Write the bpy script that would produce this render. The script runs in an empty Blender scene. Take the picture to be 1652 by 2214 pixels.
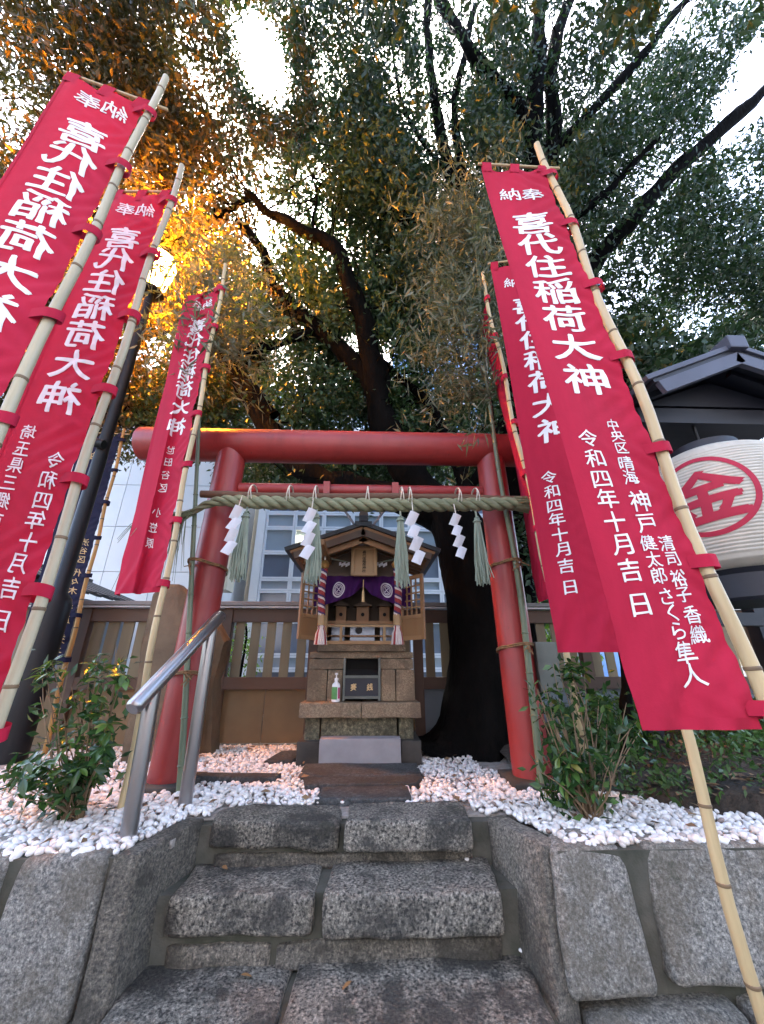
import bpy, bmesh, math, random
import numpy as np
from mathutils import Vector, noise as mnoise
random.seed(7); rng = np.random.default_rng(7)
R = math.radians
scene = bpy.context.scene
col = scene.collection

# ------------------------------------------------------------------ camera
PITCH, YAW, EYE = R(21.5), R(2.0), np.array([0.10, 0.0, 0.75])
FOC, CX, CY = 832.0, 826.0, 1107.0          # focal length and centre for a picture 1652 x 2214
cam_data = bpy.data.cameras.new("camera")
cam_data.sensor_fit = 'VERTICAL'; cam_data.sensor_height = 24.0
cam_data.lens = FOC / 2214.0 * 24.0
cam_data.clip_start = 0.05; cam_data.clip_end = 600
camera = bpy.data.objects.new("camera", cam_data); col.objects.link(camera)
camera.location = EYE; camera.rotation_euler = (R(90) + PITCH, 0, -YAW)
scene.camera = camera
# ------------------------------------------------------------------ world, sun, exposure
SUN_EL, SUN_AZ = R(58), R(-14)              # sun high above the trees in front, screened by their crowns
world = bpy.data.worlds.new("World"); scene.world = world; world.use_nodes = True
wn = world.node_tree
sky_node = wn.nodes.new('ShaderNodeTexSky'); sky_node.sky_type = 'NISHITA'; sky_node.sun_disc = False
sky_node.sun_elevation = SUN_EL; sky_node.sun_rotation = SUN_AZ; sky_node.air_density = 1.0; sky_node.dust_density = 3.6; sky_node.ozone_density = 1.0
wn.links.new(sky_node.outputs[0], wn.nodes['Background'].inputs[0])
wn.nodes['Background'].inputs[1].default_value = 0.15
sun_data = bpy.data.lights.new("sun", 'SUN'); sun_data.energy = 1.2; sun_data.angle = R(12); sun_data.color = (1, 0.96, 0.9)
sun = bpy.data.objects.new("sun", sun_data); col.objects.link(sun)
sd = Vector((math.sin(SUN_AZ) * math.cos(SUN_EL), math.cos(SUN_AZ) * math.cos(SUN_EL), math.sin(SUN_EL)))
sun.rotation_euler = sd.to_track_quat('Z', 'Y').to_euler(); sun.location = (4, -6, 12)
scene.view_settings.view_transform = 'Standard'; scene.view_settings.look = 'None'
scene.view_settings.gamma = 1.0; scene.view_settings.use_curve_mapping = False
scene.view_settings.exposure = 3.15
scene.cycles.max_bounces = 6; scene.cycles.diffuse_bounces = 4; scene.cycles.glossy_bounces = 3
scene.cycles.transmission_bounces = 4; scene.cycles.transparent_max_bounces = 8
scene.cycles.use_denoising = True; scene.cycles.sample_clamp_indirect = 6.0

# ------------------------------------------------------------------ measuring helpers
_fw = np.array([math.sin(YAW) * math.cos(PITCH), math.cos(YAW) * math.cos(PITCH), math.sin(PITCH)])
_rt = np.array([math.cos(YAW), -math.sin(YAW), 0.0]); _up = np.cross(_rt, _fw)
def ray(x, y): return _fw * FOC + _rt * (x - CX) - _up * (y - CY)
def PY(x, y, Y):
    d = ray(x, y); return EYE + d * ((Y - EYE[1]) / d[1])
def PZ(x, y, z):
    d = ray(x, y); return EYE + d * ((z - EYE[2]) / d[2])
def proj(p):
    q = np.asarray(p) - EYE; d = q @ _fw
    return CX + FOC * (q @ _rt) / d, CY - FOC * (q @ _up) / d

# ------------------------------------------------------------------ objects
ORG = {}
def link(o, parent=None):
    col.objects.link(o)
    if parent is not None: o.parent = parent
    return o
def tag(o, label=None, cat=None, group=None, kind=None):
    if label: o['label'] = label
    if cat: o['category'] = cat
    if group: o['group'] = group
    if kind: o['kind'] = kind
    return o
def thing(name, loc, label=None, cat=None, group=None, kind=None):
    o = bpy.data.objects.new(name, None); o.empty_display_size = 0.1
    o.location = [float(v) for v in loc]; link(o); ORG[o.name] = np.array([float(v) for v in loc])
    return tag(o, label, cat, group, kind)
def org(o): return ORG.get(o.name, np.zeros(3)) if o is not None else np.zeros(3)

def nrm(v):
    v = np.asarray(v, float); n = np.linalg.norm(v); return v / n if n > 1e-12 else v

class MB:
    def __init__(s): s.v = []; s.f = []
    def add(s, vs, fs):
        b = len(s.v); s.v += [tuple(map(float, p)) for p in vs]; s.f += [tuple(i + b for i in f) for f in fs]; return s
    def box(s, c, d, ax=None):
        c = np.asarray(c, float); h = np.asarray(d, float) / 2
        A = np.eye(3) if ax is None else np.asarray(ax, float)
        vs = [c + A[0] * (sx * h[0]) + A[1] * (sy * h[1]) + A[2] * (sz * h[2]) for sx in (-1, 1) for sy in (-1, 1) for sz in (-1, 1)]
        return s.add(vs, [(0, 1, 3, 2), (4, 6, 7, 5), (0, 4, 5, 1), (2, 3, 7, 6), (0, 2, 6, 4), (1, 5, 7, 3)])
    def bar(s, a, b, w, t, side=(0, 0, 1)):
        a = np.asarray(a, float); b = np.asarray(b, float); d = b - a; L = np.linalg.norm(d); z = d / L
        x = np.cross(nrm(side), z)
        x = nrm(x) if np.linalg.norm(x) > 1e-6 else nrm(np.cross((0, 1, 0), z))
        y = np.cross(z, x)
        return s.box((a + b) / 2, (w, t, L), (x, y, z))
    def tube(s, pts, rad, n=10, cap=True):
        P = np.asarray(pts, float); m = len(P)
        rad = np.full(m, rad) if np.isscalar(rad) else np.asarray(rad, float)
        T = np.gradient(P, axis=0) if m > 2 else np.array([P[1] - P[0]] * 2)
        T = np.array([nrm(t) for t in T])
        u = np.cross(T[0], (0, 0, 1));  u = nrm(u) if np.linalg.norm(u) > 1e-4 else np.array([1., 0, 0])
        vs = []; fs = []
        for i in range(m):
            u = nrm(u - T[i] * (u @ T[i])); w = np.cross(T[i], u)
            for k in range(n):
                a = 2 * math.pi * k / n; vs.append(P[i] + (u * math.cos(a) + w * math.sin(a)) * rad[i])
        for i in range(m - 1):
            for k in range(n):
                k2 = (k + 1) % n; fs.append((i * n + k, i * n + k2, (i + 1) * n + k2, (i + 1) * n + k))
        if cap: fs.append(tuple(range(n))[::-1]); fs.append(tuple((m - 1) * n + k for k in range(n)))
        return s.add(vs, fs)
    def lathe(s, prof, c=(0, 0, 0), n=24):
        c = np.asarray(c, float); vs = []; fs = []; m = len(prof)
        for r, z in prof:
            for k in range(n):
                a = 2 * math.pi * k / n; vs.append(c + (r * math.cos(a), r * math.sin(a), z))
        for i in range(m - 1):
            for k in range(n):
                k2 = (k + 1) % n; fs.append((i * n + k, i * n + k2, (i + 1) * n + k2, (i + 1) * n + k))
        fs.append(tuple(range(n))[::-1]); fs.append(tuple((m - 1) * n + k for k in range(n)))
        return s.add(vs, fs)
    def prism(s, poly, ax_u, ax_v, ax_w, c, depth):
        c = np.asarray(c, float); u, v, w = (np.asarray(a, float) for a in (ax_u, ax_v, ax_w)); n = len(poly)
        vs = [c + u * p[0] + v * p[1] - w * depth / 2 for p in poly] + [c + u * p[0] + v * p[1] + w * depth / 2 for p in poly]
        fs = [tuple(range(n))[::-1], tuple(range(n, 2 * n))] + [(i, (i + 1) % n, (i + 1) % n + n, i + n) for i in range(n)]
        return s.add(vs, fs)
    def grid(s, fn, nu, nv, flip=False):
        vs = [fn(i / nu, j / nv) for j in range(nv + 1) for i in range(nu + 1)]
        fs = []
        for j in range(nv):
            for i in range(nu):
                a = j * (nu + 1) + i; q = (a, a + 1, a + nu + 2, a + nu + 1); fs.append(q[::-1] if flip else q)
        return s.add(vs, fs)
    def build(s, name, mat, parent=None, smooth=False, bevel=0.0, angle=35):
        me = bpy.data.meshes.new(name)
        V = np.array(s.v) - org(parent)
        me.from_pydata(V.tolist(), [], s.f)
        bm = bmesh.new(); bm.from_mesh(me)
        if bevel > 0:
            bmesh.ops.bevel(bm, geom=bm.edges[:], offset=bevel, segments=2, profile=0.6, affect='EDGES', clamp_overlap=True)
        bmesh.ops.recalc_face_normals(bm, faces=bm.faces[:])
        bm.to_mesh(me); bm.free()
        if mat: me.materials.append(mat)
        if smooth:
            me.polygons.foreach_set('use_smooth', [True] * len(me.polygons)); me.set_sharp_from_angle(angle=R(angle))
        o = bpy.data.objects.new(name, me); link(o, parent); ORG[o.name] = org(parent)
        return o

def stone_mb(c8, n=5, rnd=0.06, amp=0.006, freq=9.0, seed=0):
    """rounded, uneven block; c8 = corners [x-y-z-, x+y-z-, x+y+z-, x-y+z-, then the same four at the top]"""
    c = np.asarray(c8, float); bm = bmesh.new(); bmesh.ops.create_cube(bm, size=2.0)
    bmesh.ops.subdivide_edges(bm, edges=bm.edges[:], cuts=n, use_grid_fill=True)
    dims = np.array([np.linalg.norm(c[1] - c[0]), np.linalg.norm(c[3] - c[0]), np.linalg.norm(c[4] - c[0])])
    vs = []
    for v in bm.verts:
        p = np.array(v.co); h = dims / 2; q = p * h
        # pull grid lines towards the rim so that the rounding stays narrow
        q = np.sign(q) * (h - (h - np.abs(q)) ** 1.35 / np.maximum(h, 1e-6) ** 0.35)
        inner = np.clip(q, -(h - rnd), h - rnd); d = q - inner; L = np.linalg.norm(d)
        if L > 1e-9: q = inner + d / L * min(rnd, L)
        t = q / h
        a, b, e = (t + 1) / 2
        w = [(1-a)*(1-b)*(1-e), a*(1-b)*(1-e), a*b*(1-e), (1-a)*b*(1-e), (1-a)*(1-b)*e, a*(1-b)*e, a*b*e, (1-a)*b*e]
        x = sum(wi * ci for wi, ci in zip(w, c))
        nv = mnoise.noise_vector(Vector(x * freq) + Vector((seed * 7.1, 0, 0))); n2 = mnoise.noise_vector(Vector(x * freq * 0.35) + Vector((0, seed * 3.3, 0)))
        vs.append(x + np.array(nv) * amp + np.array(n2) * amp * 1.6)
    m = MB(); bm.verts.index_update(); m.add(vs, [tuple(v.index for v in f.verts) for f in bm.faces]); bm.free(); return m
def block8(x0, x1, y0, y1, z0, z1):
    return [(x0, y0, z0), (x1, y0, z0), (x1, y1, z0), (x0, y1, z0), (x0, y0, z1), (x1, y0, z1), (x1, y1, z1), (x0, y1, z1)]

# ------------------------------------------------------------------ materials
def new_mat(name):
    m = bpy.data.materials.new(name); m.use_nodes = True; nt = m.node_tree
    return m, nt, nt.nodes['Principled BSDF'], nt.nodes['Material Output']
def ramp(nt, fac, stops):
    r = nt.nodes.new('ShaderNodeValToRGB'); e = r.color_ramp.elements
    while len(e) > 1: e.remove(e[-1])
    e[0].position = stops[0][0]; e[0].color = (*stops[0][1], 1)
    for p, c in stops[1:]:
        x = e.new(p); x.color = (*c, 1)
    nt.links.new(fac, r.inputs[0]); return r.outputs[0]
def noise_n(nt, scale, detail=4, rough=0.55, coord='Object', stretch=None):
    tc = nt.nodes.new('ShaderNodeTexCoord'); n = nt.nodes.new('ShaderNodeTexNoise')
    n.inputs['Scale'].default_value = scale; n.inputs['Detail'].default_value = detail; n.inputs['Roughness'].default_value = rough
    src = tc.outputs[coord]
    if stretch:
        mp = nt.nodes.new('ShaderNodeMapping'); mp.inputs['Scale'].default_value = stretch; nt.links.new(src, mp.inputs[0]); src = mp.outputs[0]
    nt.links.new(src, n.inputs['Vector']); return n.outputs['Fac']
def mixc(nt, fac, a, b, mode='MIX'):
    x = nt.nodes.new('ShaderNodeMix'); x.data_type = 'RGBA'; x.blend_type = mode
    for s, v in ((0, fac), (6, a), (7, b)):
        if isinstance(v, (int, float)): x.inputs[s].default_value = v
        elif isinstance(v, tuple): x.inputs[s].default_value = (*v, 1)
        else: nt.links.new(v, x.inputs[s])
    return x.outputs[2]
def bump(nt, bsdf, fac, strength=0.3, dist=0.01):
    b = nt.nodes.new('ShaderNodeBump'); b.inputs['Strength'].default_value = strength; b.inputs['Distance'].default_value = dist
    nt.links.new(fac, b.inputs['Height']); nt.links.new(b.outputs[0], bsdf.inputs['Normal'])
def M(name, c1, c2=None, scale=6, rough=0.6, metal=0.0, bstr=0.25, bscale=None, bdist=0.006, stretch=None, spec=0.5, detail=5):
    m, nt, b, out = new_mat(name); c2 = c2 or tuple(x * 0.8 for x in c1)
    f = noise_n(nt, scale, detail, stretch=stretch)
    nt.links.new(ramp(nt, f, [(0.3, c2), (0.7, c1)]), b.inputs['Base Color'])
    b.inputs['Roughness'].default_value = rough; b.inputs['Metallic'].default_value = metal; b.inputs['Specular IOR Level'].default_value = spec
    if bstr > 0: bump(nt, b, noise_n(nt, bscale or scale * 4, 3, stretch=stretch), bstr, bdist)
    return m
def granite(name, light, dark, stain, stain_amt=0.6, speck=75, rough=0.75):
    m, nt, b, out = new_mat(name); mid_ = tuple(a * 0.45 + d * 0.55 for a, d in zip(light, dark))
    s1 = noise_n(nt, speck, 2.5, 0.6); base = ramp(nt, s1, [(0.38, dark), (0.47, mid_), (0.55, mid_), (0.62, light)])
    s3 = noise_n(nt, speck * 2.6, 2, 0.6); base = mixc(nt, 0.55, base, ramp(nt, s3, [(0.38, (0.45, 0.45, 0.45)), (0.60, (1.35, 1.35, 1.35))]), 'MULTIPLY')
    st = noise_n(nt, 3.6, 7, 0.7); base = mixc(nt, ramp(nt, st, [(0.45, (0, 0, 0)), (0.57, (stain_amt,) * 3)]), base, stain, 'MIX')
    base = mixc(nt, ramp(nt, noise_n(nt, 5.5, 8, 0.75), [(0.56, (0, 0, 0)), (0.70, (0.6, 0.6, 0.6))]), base, (0.05, 0.055, 0.028))
    oi = nt.nodes.new('ShaderNodeObjectInfo').outputs['Random']; base = mixc(nt, 1.0, base, ramp(nt, oi, [(0, (0.74, 0.70, 0.62)), (0.5, (0.98, 0.95, 0.89)), (1, (1.18, 1.12, 1.02))]), 'MULTIPLY')
    nt.links.new(base, b.inputs['Base Color']); b.inputs['Roughness'].default_value = rough
    bump(nt, b, noise_n(nt, 38, 9, 0.78), 1.0, 0.02); return m
def leafmat(name, stops, transl=0.35, rough=0.42, objrand=False, tcol=None):
    m, nt, b, out = new_mat(name)
    if objrand:
        fac = nt.nodes.new('ShaderNodeObjectInfo').outputs['Random']
    else:
        at = nt.nodes.new('ShaderNodeAttribute'); at.attribute_name = 'rnd'; fac = at.outputs['Fac']
    c = ramp(nt, fac, stops); nt.links.new(c, b.inputs['Base Color']); b.inputs['Roughness'].default_value = rough
    t = nt.nodes.new('ShaderNodeBsdfTranslucent'); nt.links.new(mixc(nt, 1.0, c, tcol or (1.1, 1.25, 0.6), 'MULTIPLY'), t.inputs[0])
    x = nt.nodes.new('ShaderNodeMixShader'); x.inputs[0].default_value = transl
    nt.links.new(b.outputs[0], x.inputs[1]); nt.links.new(t.outputs[0], x.inputs[2]); nt.links.new(x.outputs[0], out.inputs[0]); return m
def cloth_mat(name, c, transl=0.10):
    m, nt, b, out = new_mat(name)
    f = noise_n(nt, 2.2, 7, 0.65, stretch=(2.5, 2.5, 0.6)); cc = ramp(nt, f, [(0.3, tuple(x * 0.80 for x in c)), (0.7, tuple(x * 1.05 for x in c))])
    nt.links.new(cc, b.inputs['Base Color']); b.inputs['Roughness'].default_value = 0.8; b.inputs['Specular IOR Level'].default_value = 0.2
    bump(nt, b, noise_n(nt, 34, 8, 0.7), 0.22, 0.006)
    t = nt.nodes.new('ShaderNodeBsdfTranslucent'); nt.links.new(cc, t.inputs[0])
    x = nt.nodes.new('ShaderNodeMixShader'); x.inputs[0].default_value = transl
    nt.links.new(b.outputs[0], x.inputs[1]); nt.links.new(t.outputs[0], x.inputs[2]); nt.links.new(x.outputs[0], out.inputs[0]); return m
def emit(name, c, s):
    m, nt, b, out = new_mat(name)
    b.inputs['Base Color'].default_value = (*c, 1); b.inputs['Emission Color'].default_value = (*c, 1); b.inputs['Emission Strength'].default_value = s; return m

MAT = dict(
    step=granite('step_granite', (0.44, 0.41, 0.36), (0.030, 0.028, 0.026), (0.026, 0.025, 0.023), 0.82, 78, 0.6),
    wall=granite('wall_granite', (0.50, 0.48, 0.45), (0.13, 0.13, 0.13), (0.13, 0.11, 0.08), 0.62, 80),
    wing=granite('wing_granite', (0.32, 0.29, 0.25), (0.08, 0.075, 0.07), (0.05, 0.046, 0.038), 0.75, 75),
    plinth=granite('plinth_stone_lamp_warmed', (0.35, 0.265, 0.18), (0.23, 0.17, 0.115), (0.12, 0.085, 0.058), 0.6, 60),  # some of the lamp's warmth is put into this tan
    plinthd=granite('plinth_mossy_stone', (0.30, 0.27, 0.18), (0.10, 0.09, 0.06), (0.05, 0.05, 0.03), 0.7, 40),
    slabgrey=M('slab_grey_stone', (0.30, 0.28, 0.29), (0.24, 0.225, 0.235), 9, 0.7, bstr=0.3),
    darkstone=M('dark_stone', (0.07, 0.06, 0.05), (0.03, 0.028, 0.024), 7, 0.8, bstr=0.5),
    path=granite('path_stone', (0.105, 0.112, 0.12), (0.038, 0.040, 0.042), (0.03, 0.03, 0.03), 0.7, 45),
    mortar=M('mortar', (0.105, 0.098, 0.080), (0.035, 0.038, 0.025), 7, 0.9, bstr=0.5, bscale=60),
    soil=M('soil', (0.07, 0.05, 0.035), (0.02, 0.016, 0.012), 6, 0.95, bstr=0.8, bscale=30, bdist=0.03),
    gravelbase=M('gravel_underlay', (0.42, 0.38, 0.34), (0.25, 0.22, 0.19), 30, 0.9, bstr=0.8, bscale=60, bdist=0.02),
    asphalt=M('asphalt', (0.07, 0.07, 0.07), (0.04, 0.04, 0.04), 40, 0.9, bstr=0.5, bscale=150),
    red=M('torii_red_paint', (0.31, 0.034, 0.032), (0.20, 0.022, 0.022), 3.5, 0.34, bstr=0.12, bscale=22, stretch=(1, 1, 0.3), detail=9),
    cloth=cloth_mat('red_cloth', (0.47, 0.016, 0.050)),
    navy=cloth_mat('navy_cloth', (0.02, 0.02, 0.05), 0.05),
    letter=M('white_print', (0.80, 0.78, 0.78), (0.74, 0.72, 0.72), 20, 0.8, bstr=0),
    gold=M('gold_print', (0.75, 0.52, 0.24), (0.6, 0.4, 0.18), 20, 0.6, bstr=0),
    bamboo=M('dry_bamboo', (0.60, 0.46, 0.25), (0.42, 0.31, 0.16), 5, 0.42, bstr=0.12, bscale=30, stretch=(5, 5, 0.35)),
    bamboo2=M('pale_bamboo', (0.52, 0.45, 0.30), (0.36, 0.30, 0.19), 5, 0.45, bstr=0.12, bscale=30, stretch=(5, 5, 0.35)),
    bamboo3=M('orange_bamboo', (0.62, 0.34, 0.10), (0.48, 0.24, 0.07), 5, 0.45, bstr=0.1, bscale=30, stretch=(5, 5, 0.35)),
    node=M('bamboo_node', (0.22, 0.14, 0.07), (0.14, 0.09, 0.05), 9, 0.6, bstr=0.1),
    gbamboo=M('green_bamboo', (0.16, 0.19, 0.11), (0.10, 0.13, 0.08), 4, 0.45, bstr=0.1, bscale=20, stretch=(5, 5, 0.3)),
    steel=M('brushed_steel', (0.40, 0.385, 0.385), (0.33, 0.32, 0.32), 3, 0.30, 1.0, 0.05, 90, stretch=(1, 1, 0.15)),
    darkmetal=M('black_metal', (0.008, 0.008, 0.010), (0.005, 0.005, 0.006), 4, 0.45, spec=0.3, bstr=0.05),
    greymetal=M('grey_metal', (0.13, 0.14, 0.125), (0.085, 0.09, 0.08), 5, 0.5, 0.4, 0.1),
    wood=M('cedar_wood', (0.30, 0.155, 0.06), (0.19, 0.095, 0.036), 3, 0.55, bstr=0.15, bscale=14, stretch=(1, 1, 0.1)),
    woodx=M('cedar_wood_cross', (0.36, 0.20, 0.085), (0.24, 0.125, 0.05), 3, 0.55, bstr=0.15, bscale=14, stretch=(0.1, 1, 1)),
    woodold=M('weathered_wood', (0.14, 0.098, 0.066), (0.075, 0.052, 0.036), 3, 0.7, bstr=0.25, bscale=18, stretch=(0.12, 1, 1)),
    woodpale=M('pale_wood', (0.36, 0.225, 0.10), (0.27, 0.165, 0.07), 3, 0.5, bstr=0.1, bscale=14, stretch=(1, 1, 0.12)),
    fence=M('fence_wood', (0.115, 0.062, 0.038), (0.065, 0.036, 0.024), 3, 0.65, bstr=0.25, bscale=18, stretch=(0.2, 1, 1)),
    slat=M('fence_slat', (0.24, 0.19, 0.11), (0.15, 0.11, 0.065), 3, 0.7, bstr=0.25, bscale=18, stretch=(1, 1, 0.12)),
    panel=M('fence_panel_lamp_warmed', (0.24, 0.155, 0.075), (0.15, 0.095, 0.048), 1.6, 0.75, bstr=0.12, bscale=30),  # left panels: the lamp's warmth is put into this brown
    panelr=M('fence_panel_blue_grey', (0.17, 0.20, 0.23), (0.12, 0.14, 0.165), 1.6, 0.75, bstr=0.12, bscale=30),  # same fence panels without the lamp warmth; also the shed wall
    cap=M('fence_cap_metal', (0.19, 0.175, 0.17), (0.14, 0.13, 0.125), 3, 0.5, 0.2, 0.08),
    copper=M('dark_roof_copper', (0.035, 0.045, 0.05), (0.02, 0.025, 0.03), 5, 0.4, 0.3, 0.12),
    dark=M('dark_interior', (0.012, 0.010, 0.010), (0.008, 0.007, 0.007), 4, 0.9, bstr=0),
    mirror=M('dull_mirror', (0.20, 0.22, 0.26), (0.16, 0.18, 0.21), 3, 0.25, 0.6, 0.02),
    brass=M('brass', (0.55, 0.36, 0.12), (0.36, 0.22, 0.07), 6, 0.35, 0.6, 0.05),
    purple=cloth_mat('purple_cloth', (0.055, 0.010, 0.09), 0.08),
    emblem=M('emblem_white', (0.62, 0.58, 0.62), (0.5, 0.46, 0.5), 20, 0.8, bstr=0),
    paper=cloth_mat('white_paper', (0.72, 0.72, 0.75), 0.25),
    lpaper=cloth_mat('lantern_paper', (0.66, 0.62, 0.54), 0.2),
    straw=M('green_straw', (0.25, 0.265, 0.155), (0.13, 0.14, 0.075), 14, 0.75, bstr=0.7, bscale=60, bdist=0.006, stretch=(0.25, 2, 2)),
    tassel=M('pale_green_straw', (0.30, 0.35, 0.27), (0.19, 0.225, 0.17), 20, 0.8, bstr=0.4, bscale=90, stretch=(3, 3, 0.1)),
    twine=M('twine', (0.26, 0.14, 0.06), (0.15, 0.08, 0.035), 60, 0.9, bstr=0.4, bscale=120),
    string=M('white_string', (0.66, 0.62, 0.52), (0.55, 0.5, 0.42), 60, 0.9, bstr=0.2),
    barkpole=M('cedar_pole_bark', (0.20, 0.115, 0.07), (0.11, 0.06, 0.035), 6, 0.8, bstr=0.4, bscale=30, stretch=(0.15, 1, 1)),
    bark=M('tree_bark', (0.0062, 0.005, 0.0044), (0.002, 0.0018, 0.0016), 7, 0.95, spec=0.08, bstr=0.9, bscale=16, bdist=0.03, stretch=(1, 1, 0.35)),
    cutwood=M('cut_wood', (0.5, 0.36, 0.2), (0.4, 0.27, 0.14), 10, 0.7, bstr=0.1),
    ropered=M('red_rope', (0.30, 0.03, 0.03), (0.2, 0.02, 0.02), 30, 0.8, bstr=0.3),
    ropewhite=M('white_rope', (0.60, 0.52, 0.48), (0.5, 0.43, 0.4), 30, 0.8, bstr=0.3),
    ropepurple=M('purple_rope', (0.06, 0.03, 0.10), (0.04, 0.02, 0.07), 30, 0.8, bstr=0.3),
    white=M('white_paint', (0.80, 0.80, 0.80), (0.74, 0.74, 0.75), 1.5, 0.5, bstr=0.03),
    greywall=M('grey_render', (0.46, 0.46, 0.47), (0.40, 0.40, 0.41), 1.5, 0.8, bstr=0.05),
    cream=M('cream_wall', (0.62, 0.58, 0.46), (0.55, 0.51, 0.40), 1.5, 0.7, bstr=0.05),
    alu=M('white_aluminium', (0.74, 0.76, 0.80), (0.68, 0.70, 0.74), 2, 0.35, 0.0, 0.02),
    glassd=M('blue_grey_glass', (0.16, 0.19, 0.25), (0.12, 0.14, 0.19), 0.8, 0.12, 0.0, 0.02, spec=0.8),
    glassl=M('pale_glass', (0.34, 0.40, 0.46), (0.26, 0.31, 0.37), 0.8, 0.12, 0.0, 0.02, spec=0.8),
    glassb=M('blue_glass', (0.22, 0.38, 0.62), (0.16, 0.28, 0.5), 0.3, 0.1, 0.0, 0.02, spec=0.9),
    tile=M('roof_tile_grey', (0.055, 0.055, 0.06), (0.03, 0.03, 0.034), 6, 0.5, bstr=0.2),
    paintblue=M('blue_grey_paint', (0.085, 0.09, 0.125), (0.06, 0.064, 0.09), 3, 0.55, bstr=0.1),
    blackwood=M('black_stained_wood', (0.018, 0.020, 0.030), (0.010, 0.011, 0.018), 4, 0.55, bstr=0.15, stretch=(0.2, 1, 1)),
    redprint=M('red_print', (0.42, 0.02, 0.055), (0.38, 0.018, 0.05), 10, 0.8, bstr=0),
    stele=M('brown_stone', (0.17, 0.115, 0.065), (0.09, 0.06, 0.035), 5, 0.8, bstr=0.6, bscale=25, bdist=0.015),
    plastic=M('white_plastic', (0.75, 0.72, 0.70), (0.7, 0.67, 0.66), 6, 0.35, bstr=0),
    green=M('label_green', (0.10, 0.30, 0.09), (0.08, 0.24, 0.07), 20, 0.5, bstr=0),
    pink=M('label_pink', (0.42, 0.05, 0.14), (0.36, 0.04, 0.12), 20, 0.5, bstr=0),
    lamp=emit('lamp_glass_lit', (1.0, 0.31, 0.018), 175.0),
    tubes=emit('office_tube_light', (1.0, 0.9, 0.6), 6.0),
    litter=leafmat('leaf_litter', [(0, (0.10, 0.055, 0.03)), (0.5, (0.17, 0.10, 0.05)), (1, (0.26, 0.17, 0.09))], 0.05, 0.8),
    leaf=leafmat('tree_leaves', [(0, (0.020, 0.046, 0.020)), (0.55, (0.036, 0.076, 0.030)), (0.92, (0.055, 0.105, 0.036)), (1, (0.11, 0.13, 0.04))], 0.28),
    leaf2=leafmat('dark_tree_leaves', [(0, (0.02, 0.042, 0.022)), (0.6, (0.034, 0.070, 0.034)), (1, (0.06, 0.105, 0.045))], 0.26),
    leaf3=leafmat('bright_leaves', [(0, (0.06, 0.13, 0.02)), (1, (0.16, 0.26, 0.05))], 0.5),
    leaf_lamp_tinted=leafmat('left_tree_leaves_lamp_tinted', [(0, (0.04, 0.05, 0.02)), (0.5, (0.085, 0.07, 0.025)), (1, (0.17, 0.095, 0.03))], 0.3),  # orange lamplight is partly put into this leaf colour
    sasa=leafmat('dry_bamboo_leaves', [(0, (0.06, 0.075, 0.045)), (0.6, (0.11, 0.13, 0.08)), (1, (0.19, 0.20, 0.14))], 0.30, 0.5),
    shrub=leafmat('shrub_leaves', [(0, (0.022, 0.06, 0.02)), (0.6, (0.045, 0.10, 0.028)), (0.88, (0.11, 0.21, 0.045)), (1, (0.22, 0.20, 0.05))], 0.2, 0.22, True),
    shrubs=leafmat('shrub_small_leaves', [(0, (0.018, 0.05, 0.018)), (0.7, (0.04, 0.09, 0.025)), (1, (0.09, 0.17, 0.04))], 0.25, 0.25),
    cover=leafmat('ground_cover_leaves', [(0, (0.03, 0.07, 0.02)), (1, (0.10, 0.18, 0.05))], 0.3, 0.4),
)
def worn_paint(name, c1, c2, chip):
    m, nt, b, out = new_mat(name)
    base = ramp(nt, noise_n(nt, 3.5, 9, stretch=(1, 1, 0.3)), [(0.3, c2), (0.7, c1)])
    base = mixc(nt, ramp(nt, noise_n(nt, 26, 6, 0.7), [(0.66, (0, 0, 0)), (0.70, (0.8, 0.8, 0.8))]), base, chip)
    base = mixc(nt, ramp(nt, noise_n(nt, 9, 8, 0.75, stretch=(1, 1, 0.12)), [(0.50, (0, 0, 0)), (0.75, (0.55, 0.55, 0.55))]), base, tuple(x * 0.45 for x in c2))
    nt.links.new(base, b.inputs['Base Color'])
    nt.links.new(ramp(nt, noise_n(nt, 6, 6), [(0.3, (0.28,) * 3), (0.7, (0.5,) * 3)]), b.inputs['Roughness'])
    bump(nt, b, noise_n(nt, 20, 6, stretch=(1, 1, 0.35)), 0.22, 0.006); return m
MAT['red'] = worn_paint('torii_worn_red_paint', (0.33, 0.036, 0.033), (0.24, 0.026, 0.025), (0.12, 0.03, 0.025))
def pebble_mat(name, objrand):
    m, nt, b, out = new_mat(name)
    if objrand: fac = nt.nodes.new('ShaderNodeObjectInfo').outputs['Random']
    else:
        at = nt.nodes.new('ShaderNodeAttribute'); at.attribute_name = 'rnd'; fac = at.outputs['Fac']
    c = ramp(nt, fac, [(0, (0.82, 0.81, 0.80)), (0.45, (0.77, 0.75, 0.73)), (0.7, (0.74, 0.67, 0.61)), (0.85, (0.78, 0.76, 0.72)), (0.92, (0.55, 0.52, 0.49)), (0.97, (0.62, 0.56, 0.52)), (1, (0.2, 0.13, 0.1))])
    c = mixc(nt, 0.35, c, ramp(nt, noise_n(nt, 50, 3), [(0.35, (0.75, 0.7, 0.66)), (0.65, (1, 1, 1))]), 'MULTIPLY')
    nt.links.new(c, b.inputs['Base Color']); b.inputs['Roughness'].default_value = 0.45
    b.inputs['Subsurface Weight'].default_value = 0.0
    return m
MAT['pebble'] = pebble_mat('white_pebbles', False); MAT['pebbleo'] = pebble_mat('white_pebbles_single', True)

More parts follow.
